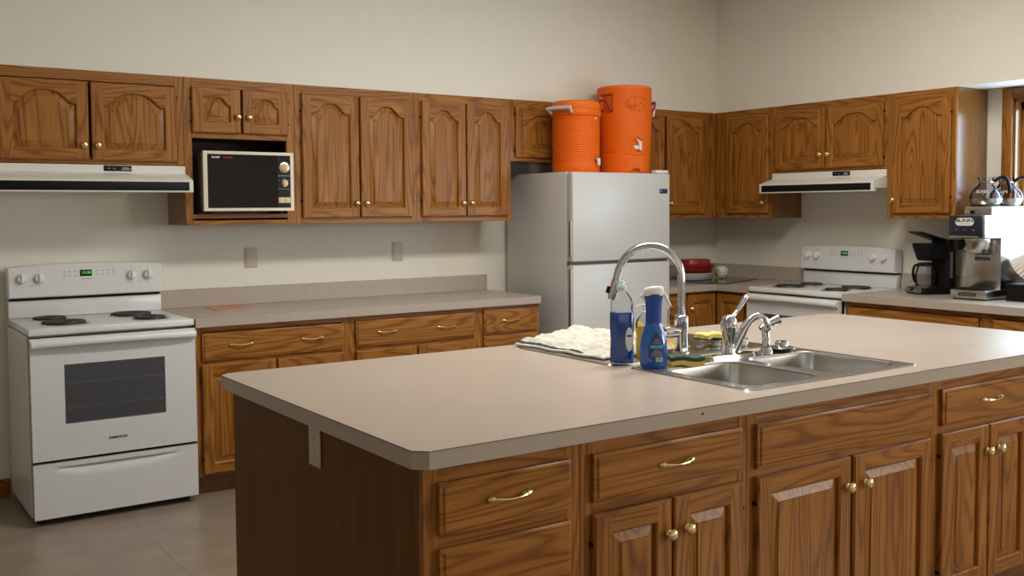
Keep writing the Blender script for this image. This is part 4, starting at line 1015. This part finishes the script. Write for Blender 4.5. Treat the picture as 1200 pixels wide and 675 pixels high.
MB().tube([(r + 0.000, -0.075, 0.470), (r + 0.004, -0.078, 0.44), (r - 0.004, -0.078, 0.395)], 0.0065, 'white2', 8).build('strap_clip', t, 'white strap clip')
tp = MB(); R_ = rbase(0.17) - 0.014
tp.lathe([(0.016, -0.002), (0.016, 0.012), (0.011, 0.016), (0.011, 0.026), (0.0, 0.027)], 'white2', 18, org=(-0.010, -R_, 0.172), axis=(0, -1, 0))
tp.tube([(0.012, -R_ - 0.020, 0.212), (0.012, -R_ - 0.024, 0.180), (0.012, -R_ - 0.024, 0.155)], [0.012, 0.0115, 0.009], 'white2', 12)
tp.tube([(0.012, -R_ - 0.020, 0.212), (-0.014, -R_ - 0.026, 0.226)], [0.006, 0.004], 'white2', 8)
tp.build('spigot', t, 'white lever spigot')

# ------------------------------------------------------------------ microwave
t = thing('microwave', 'old black fronted microwave with two dials in the open oak niche', 'microwave', (-4.178, -0.402, 1.4345))
W, H = 0.498, 0.316; zb = 0.016
MB().box(0.012, W - 0.022, 0.022, 0.330, zb + 0.004, zb + H - 0.004, 'microside', 0.004).build('case', t)
bz = MB()
for a, b, c, d in ((0, 0.022, 0, H), (W - 0.018, W, 0, H), (0.022, W - 0.018, 0, 0.016), (0.022, W - 0.018, H - 0.016, H)): bz.box(a, b, 0.0, 0.022, zb + c, zb + d, 'bezel')
bz.build('bezel', t)
MB().box(0.022, 0.404, 0.003, 0.021, zb + 0.016, zb + H - 0.016, 'mirrorblack').build('door', t)
cp = MB().box(0.4055, W - 0.018, 0.003, 0.021, zb + 0.016, zb + H - 0.016, 'blackgloss').build('control_panel', t)
for z, r1, r2, a in ((zb + 0.235, 0.029, 0.021, PI / 2), (zb + 0.150, 0.020, 0.016, -0.45)):
    dl = MB(); dl.lathe([(r1, 0.0), (r1, 0.006), (r2 + 0.002, 0.008), (0, 0.0085)], 'silver', 28, org=(0.445, 0.0035, z), axis=(0, -1, 0))
    dl.lathe([(r2, 0.008), (r2 - 0.001, 0.018), (0, 0.019)], 'gold', 26, org=(0.445, 0.0035, z), axis=(0, -1, 0))
    mb = MB(); mb.box(-r2 * 0.9, r2 * 0.9, -0.0045, 0.0, -0.003, 0.003, 'gold', 0.001); mb.xform(Matrix.Translation((0.445, -0.014, z)) @ Matrix.Rotation(a, 4, 'Y'))
    dl.add(mb.v, mb.f, 'gold'); dl.build('dial', t, 'gold centred dial')
for x in (0.410, 0.4445): MB().box(x, x + 0.033, -0.002, 0.004, zb + 0.042, zb + 0.073, 'cream', 0.001).build('push_button', t, 'cream push button')
lg = MB()
for z in (0.186, 0.118): lg.box(0.410, 0.476, 0.0022, 0.0035, zb + z, zb + z + 0.0015, 'print')
for q in range(5): lg.box(0.411 + q * 0.0135, 0.419 + q * 0.0135, 0.0022, 0.0035, zb + 0.191, zb + 0.194, 'print')
for q in range(3): lg.box(0.411 + q * 0.026, 0.419 + q * 0.026, 0.0022, 0.0035, zb + 0.172 - abs(q - 1) * 0.008, zb + 0.175 - abs(q - 1) * 0.008, 'print')
lg.build('panel_print', cp)
lt = MB(); lettering(lt, 'SHARP', 0.013, 0.046, 0.0025, zb + 0.283, 'whiteink', bold=0.0005, sx=1.15, align='LEFT'); lettering(lt, 'CAROUSEL II', 0.0095, 0.104, 0.0025, zb + 0.283, 'redink', bold=0.0003, align='LEFT')
lt.build('lettering', t, 'white and red lettering', smooth=False)
for x in (0.04, W - 0.06):
    for y in (0.04, 0.29): MB().lathe([(0.012, 0.0002), (0.012, zb + 0.003), (0, zb + 0.003)], 'rubber', 12, org=(x, y, 0)).build('foot', t)
cd = thing('power_cord', 'grey power cord lying loose under the microwave', 'cord', (-4.18, -0.31, 1.4345))
P = [(0.0, 0.02, 0.006), (0.06, -0.005, 0.005), (0.13, -0.012, 0.007), (0.19, 0.006, 0.006), (0.26, -0.006, 0.005), (0.33, 0.004, 0.006), (0.40, 0.03, 0.006)]
MB().tube(smooth_path(P), 0.0045, 'greydark', 8).build('cable', cd)

# ------------------------------------------------------------------ wall outlets
def outlet(label, loc, rz):
    t = thing('wall_outlet', label, 'outlet', loc, rz, 'beige outlets')
    MB().box(-0.0365, 0.0365, -0.006, -0.0005, -0.059, 0.059, 'plate', 0.0025).build('plate', t)
    for s in (-1, 1):
        f = MB(); f.prism(rrect(-0.017, 0.017, s * 0.024 - 0.0155, s * 0.024 + 0.0155, 0.010), -0.0075, -0.004, 'platelight', 'xz')
        fo = f.build('socket', t)
        h = MB(); h.box(-0.0085, -0.0060, -0.0079, -0.0070, s * 0.024 - 0.001, s * 0.024 + 0.008, 'ink'); h.box(0.0060, 0.0085, -0.0079, -0.0070, s * 0.024 - 0.001, s * 0.024 + 0.007, 'ink')
        h.lathe([(0.0028, 0.0), (0.0028, 0.0008), (0, 0.0008)], 'ink', 10, org=(0, -0.0071, s * 0.024 - 0.008), axis=(0, -1, 0)); h.build('slots', fo)
    MB().lathe([(0.003, 0.0), (0.002, 0.001), (0.0, 0.001)], 'silver', 10, org=(0, -0.006, 0), axis=(0, -1, 0)).build('screw', t)
    return t
outlet('beige outlet on the wall above the orange paper end of the counter', (-3.785, -0.0005, 1.181), 0)
outlet('beige outlet on the wall between counter and cabinet near the refrigerator', (-2.829, -0.0005, 1.187), 0)
outlet('beige outlet set into the dark brown end panel of the island', (-4.7405, -3.088, 0.806), RW)

# ------------------------------------------------------------------ things on the wall counters
t = thing('paper_sheet', 'salmon orange paper lying on the long back counter near the stove', 'paper', (-3.985, -0.185, CT + 0.0004), 0.03)
P = [(-0.105, 0.085), (-0.115, -0.135), (0.115, -0.085), (0.105, 0.128)]
MB().prism(P, 0.0, 0.0012, 'paper').build('sheet', t)
MB().prism([(-0.100, 0.080), (-0.108, -0.120), (0.100, -0.078), (0.095, 0.118)], 0.0013, 0.0030, 'paper').build('upper_sheet', t)
# dark glass board in the corner
t = thing('glass_board', 'dark glossy glass board lying in the counter corner by the smaller stove', 'cutting board', (-0.40, -0.47, CT + 0.0004), 0.33)
MB().prism(rrect(-0.295, 0.295, -0.155, 0.155, 0.012), 0.003, 0.008, 'darkglass').build('board', t)
for x in (-0.26, 0.26):
    for y in (-0.12, 0.12): MB().lathe([(0.008, 0), (0.008, 0.0029), (0, 0.0029)], 'rubber', 10, org=(x, y, 0)).build('foot', t)
t = thing('casserole', 'white oval baking dish at the bottom of the stack by the refrigerator', 'dish', (-0.505, -0.290, CT + 0.0088), 0.3)
MB().lathe([(0.0, 0.003), (0.135, 0.0), (0.150, 0.008), (0.168, 0.046), (0.172, 0.052), (0.166, 0.053), (0.146, 0.014), (0.0, 0.012)], 'ceramic', 44, sx=1.0, sy=0.80).build('dish', t)
t = thing('roasting_pan', 'dark red enamel roaster stacked on the white dish', 'pan', (-0.505, -0.290, CT + 0.0622), 0.3)
MB().lathe([(0.0, 0.002), (0.140, 0.0), (0.152, 0.010), (0.172, 0.046), (0.182, 0.050), (0.182, 0.054), (0.170, 0.056)], 'red', 44, sx=1.0, sy=0.80).build('pan', t)
MB().lathe([(0.170, 0.0565), (0.160, 0.062), (0.142, 0.066), (0.138, 0.085), (0.136, 0.093), (0.120, 0.096), (0.0, 0.097)], 'red', 44, sx=1.0, sy=0.80).build('lid', t)
t = thing('scrub_brush', 'round white ruffled scrub brush with yellow wooden core on the glass board', 'brush', (-0.270, -0.335, CT + 0.0088))
ax = Vector((-0.96, 0.12, -0.16)).normalized()
br = MB(); ruffle = lambda a, h: 1 + 0.055 * math.sin(14 * a)
br.lathe([(0.0, -0.050), (0.024, -0.048), (0.036, -0.036), (0.043, -0.012), (0.044, 0.016), (0.040, 0.036), (0.028, 0.040), (0.0, 0.038)], 'bristle', 84, org=(0, 0, 0.0465), axis=ax, fn=ruffle)
br.build('bristles', t)
MB().lathe([(0.017, 0.038), (0.015, 0.046), (0.0, 0.048)], 'wood_yellow', 22, org=(0.0, 0.0, 0.040), axis=ax).build('core', t, 'yellow wooden core')

# commercial coffee brewer (its own space: x along the wall, front at -y)
t = thing('coffee_brewer', 'tall stainless steel commercial coffee brewer with black front panel by the window', 'coffee machine', (0, -2.296, CT), RW)
W = 0.216
b = MB(); b.box(0, W, -0.440, -0.030, 0.008, 0.056, 'steel', 0.003); 
for x in (0.02, W - 0.02):
    for y in (-0.42, -0.05): b.lathe([(0.012, 0.0003), (0.012, 0.009), (0, 0.009)], 'rubber', 12, org=(x, y, 0))
bo = b.build('base', t)
MB().box(0.050, 0.155, -0.4415, -0.439, 0.022, 0.040, 'blackgloss', 0.001).build('switch_slot', bo, 'black slot')
MB().box(0.058, 0.147, -0.4425, -0.4410, 0.029, 0.032, 'silver').build('slot_bar', bo)
MB().box(0.0, W, -0.290, -0.030, 0.0565, 0.352, 'steel', 0.002).build('tower', t)
h = MB(); h.box(0.0, W, -0.460, -0.030, 0.3525, 0.484, 'steel', 0.004); h.build('head', t)
fp = MB().box(0.002, W - 0.014, -0.466, -0.460, 0.358, 0.482, 'navy', 0.003).build('front_panel', t, 'black front panel')
MB().box(0.008, W - 0.034, -0.4675, -0.465, 0.361, 0.366, 'silver').build('trim_bar', fp)
lo = MB().prism([(x + 0.098, z + 0.448) for x, z in rrect(-0.056, 0.056, -0.022, 0.022, 0.0215)], -0.4685, -0.465, 'white2', 'xz').build('logo_plate', fp, 'white rounded logo plate')
lt = MB(); lettering(lt, 'BUNN', 0.027, 0.098, -0.4696, 0.4545, 'ink', depth=0.0010, bold=0.0004, sx=1.4); lt.box(0.062, 0.134, -0.4690, -0.4683, 0.4345, 0.4375, 'print'); lt.build('lettering', lo, smooth=False)
for i in range(3): MB().box(0.040 + i * 0.052, 0.056 + i * 0.052, -0.4672, -0.465, 0.398, 0.404, 'redink' if i == 2 else 'greydark', 0.001).build('indicator', fp)
fn = MB(); fn.lathe([(0.030, 0.262), (0.060, 0.270), (0.068, 0.285), (0.074, 0.292), (0.078, 0.330), (0.080, 0.335), (0.080, 0.350)], 'steel', 36, org=(W / 2, -0.365, 0)); fno = fn.build('brew_funnel', t)
MB().box(W / 2 - 0.075, W / 2 - 0.052, -0.470, -0.415, 0.285, 0.345, 'black', 0.005).build('funnel_handle', fno, 'black funnel grip')
lbm = MB(); lbm.box(0.060, 0.150, -0.2915, -0.2898, 0.222, 0.262, 'ink'); lettering(lbm, 'WARNING', 0.020, 0.105, -0.2920, 0.247, 'whiteink', bold=0.0006); lbm.box(0.066, 0.144, -0.2920, -0.2912, 0.228, 0.231, 'print'); lbm.build('warning_label', t, 'dark sticker with white lettering', smooth=False)
MB().lathe([(0.086, 0.0562), (0.086, 0.062), (0.078, 0.066), (0.0, 0.064)], 'black', 34, org=(0.100, -0.345, 0)).build('hot_plate', t)
wm = MB(); wm.box(0.050, W, -0.392, -0.035, 0.4845, 0.534, 'steel', 0.003); wo = wm.build('top_warmer', t)
MB().prism([(0.083, 0.512), (0.117, 0.512), (0.111, 0.492), (0.089, 0.492)], -0.3938, -0.391, 'blackgloss', 'xz').build('warmer_switch', wo)
for y in (-0.300, -0.125): MB().lathe([(0.080, 0.5342), (0.080, 0.539), (0.0, 0.540)], 'black', 32, org=(0.125, y, 0)).build('warmer_plate', wo)
def carafe(label, loc, rz, parent=None, hang=1, liquid=True):
    t = thing('coffee_pot', label, 'coffee pot', loc, rz, 'glass coffee pots on the brewer'); k = 0.93
    P = [(0.0, 0.003), (0.070, 0.003), (0.078, 0.005), (0.090, 0.022), (0.096, 0.045), (0.092, 0.068), (0.074, 0.094), (0.052, 0.112), (0.042, 0.124), (0.041, 0.140), (0.047, 0.156), (0.049, 0.160)]
    I = [(a - 0.0028, b + 0.001) for a, b in reversed(P[2:])] + [(0.0, 0.006)]
    MB().lathe([(a * k, b) for a, b in P + I], 'glass', 44).build('glass_body', t)
    MB().lathe([(0.0, 0.0005), (0.074 * k, 0.0005), (0.079 * k, 0.004), (0.0905 * k, 0.021), (0.0965 * k, 0.040), (0.097 * k, 0.040), (0.0908 * k, 0.020), (0.078 * k, 0.002)], 'steel', 44).build('steel_bottom', t, 'steel bottom band')
    MB().prism([(-0.050, 0.152), (-0.040, 0.162), (-0.066, 0.176), (-0.068, 0.172)], -0.010, 0.010, 'glass', 'xz').build('lip', t)
    c = MB(); c.lathe([(0.0425 * k, 0.131), (0.0455 * k, 0.132), (0.0455 * k, 0.137), (0.0430 * k, 0.138)], 'steel', 36); c.build('collar', t, 'thin steel collar band')
    h = MB(); h.tube(smooth_path([(0.040, 0, 0.136), (0.072, 0, 0.158), (0.098, 0, 0.160), (0.112, 0, 0.138), (0.122, 0, 0.095), (0.128, 0, 0.070)], 5), [0.011, 0.012, 0.013, 0.0135, 0.0135] + [0.0125] * 15 + [0.011] * 6, 'black', 12, flat=0.75); h.build('handle', t, 'black handle')
    bend_ = MB(); lettering(bend_, 'BUNN', 0.024, 0.0, -0.0004, 0.078, 'whiteink', bold=0.0005, sx=1.1)
    bend_.v = [(R * math.sin(x / 0.088), -R * math.cos(x / 0.088), z) for x, y, z in bend_.v for R in [(0.0905 if z < 0.072 else 0.0905 - (z - 0.072) * 0.75) * k + 0.0012]]
    bend_.xform(Matrix.Rotation(-0.25, 4, 'Z')); bend_.build('lettering', t, smooth=False)
    return t
carafe('glass coffee pot in front on top of the steel brewer', (-0.300, -2.421, CT + 0.5405), -1.05)
carafe('glass coffee pot behind the other one at the back of the steel brewer top', (-0.120, -2.440, CT + 0.5405), -1.15)

# household drip coffee maker
t = thing('drip_coffee_maker', 'small black drip coffee maker with raised lid on the counter', 'coffee machine', (-0.195, -2.025, CT + 0.0005), math.radians(-112))
b = MB(); b.prism([(a, c) for a, c in rrect(-0.085, 0.085, -0.135, 0.115, 0.045)], 0.0, 0.040, 'black'); b.build('base', t)
MB().prism([(-0.139, 0.006), (-0.147, 0.016), (-0.130, 0.044), (-0.075, 0.050), (-0.075, 0.040)], -0.068, 0.068, 'greydark', 'yz').build('control_panel', t, 'grey control strip')
MB().lathe([(0.012, 0), (0.011, 0.004), (0, 0.005)], 'black', 16, org=(0.0, -0.142, 0.030), axis=(0, -0.8, 0.6)).build('power_button', t)
MB().prism(rrect(-0.085, 0.085, 0.035, 0.115, 0.030), 0.040, 0.330, 'black').build('water_tank', t)
MB().box(0.0852, 0.0862, 0.058, 0.078, 0.10, 0.26, 'greydark').build('water_gauge', t)
MB().lathe([(0.0, 0.205), (0.050, 0.205), (0.060, 0.225), (0.074, 0.270), (0.082, 0.300), (0.080, 0.310), (0.0, 0.310)], 'black', 34, org=(0, -0.045, 0), sx=1.05).box(-0.082, 0.082, -0.045, 0.050, 0.215, 0.3095, 'black', 0.004).build('filter_basket', t)
MB().prism([(0.105, 0.332), (0.045, 0.335), (-0.110, 0.378), (-0.125, 0.384), (-0.108, 0.372), (0.045, 0.322), (0.105, 0.322)], -0.078, 0.078, 'black', 'yz').build('lid', t)
MB().lathe([(0.062, 0.0405), (0.062, 0.044), (0.0, 0.045)], 'coil', 28, org=(0, -0.045, 0)).build('warming_plate', t)
P = [(0.0, 0.047), (0.052, 0.047), (0.060, 0.054), (0.066, 0.085), (0.066, 0.115), (0.058, 0.150), (0.050, 0.172)]
cr = MB().lathe(P + [(a - 0.0025, b + 0.001) for a, b in reversed(P[1:])] + [(0, 0.0495)], 'glass', 36, org=(0, -0.045, 0)).build('carafe', t)
MB().lathe([(0.051, 0.170), (0.053, 0.176), (0.048, 0.190), (0.0, 0.195)], 'black', 30, org=(0, -0.045, 0)).build('carafe_lid', cr)
MB().tube(smooth_path([(0, -0.095, 0.178), (0, -0.125, 0.172), (0, -0.136, 0.130), (0, -0.126, 0.085), (0, -0.112, 0.075)], 4), 0.0085, 'black', 10).build('carafe_handle', cr)

# caddy with coffee filters next to the brewer
t = thing('storage_box', 'low black lidded box on the counter beside the tall steel coffee brewer', 'box', (-0.190, -2.665, CT + 0.0005))
MB().box(-0.13, 0.13, -0.105, 0.105, 0.0, 0.076, 'black', 0.004).build('box', t)
MB().box(-0.134, 0.134, -0.109, 0.109, 0.0765, 0.097, 'black', 0.004).build('lid', t)
t = thing('filter_stack', 'stack of fluted white paper coffee filters tipped over on the black box', 'coffee filters', (-0.190, -2.676, CT + 0.2395))
flute = lambda a, h: 1 + 0.05 * math.sin(24 * a)
MB().lathe([(0.0, 0.0), (0.048, 0.0), (0.084, 0.095), (0.088, 0.112), (0.078, 0.108), (0.045, 0.030), (0.0, 0.026)], 'filter', 96, fn=flute).build('filters', t)
t.rotation_euler = (-2.3, 0.0, 0)
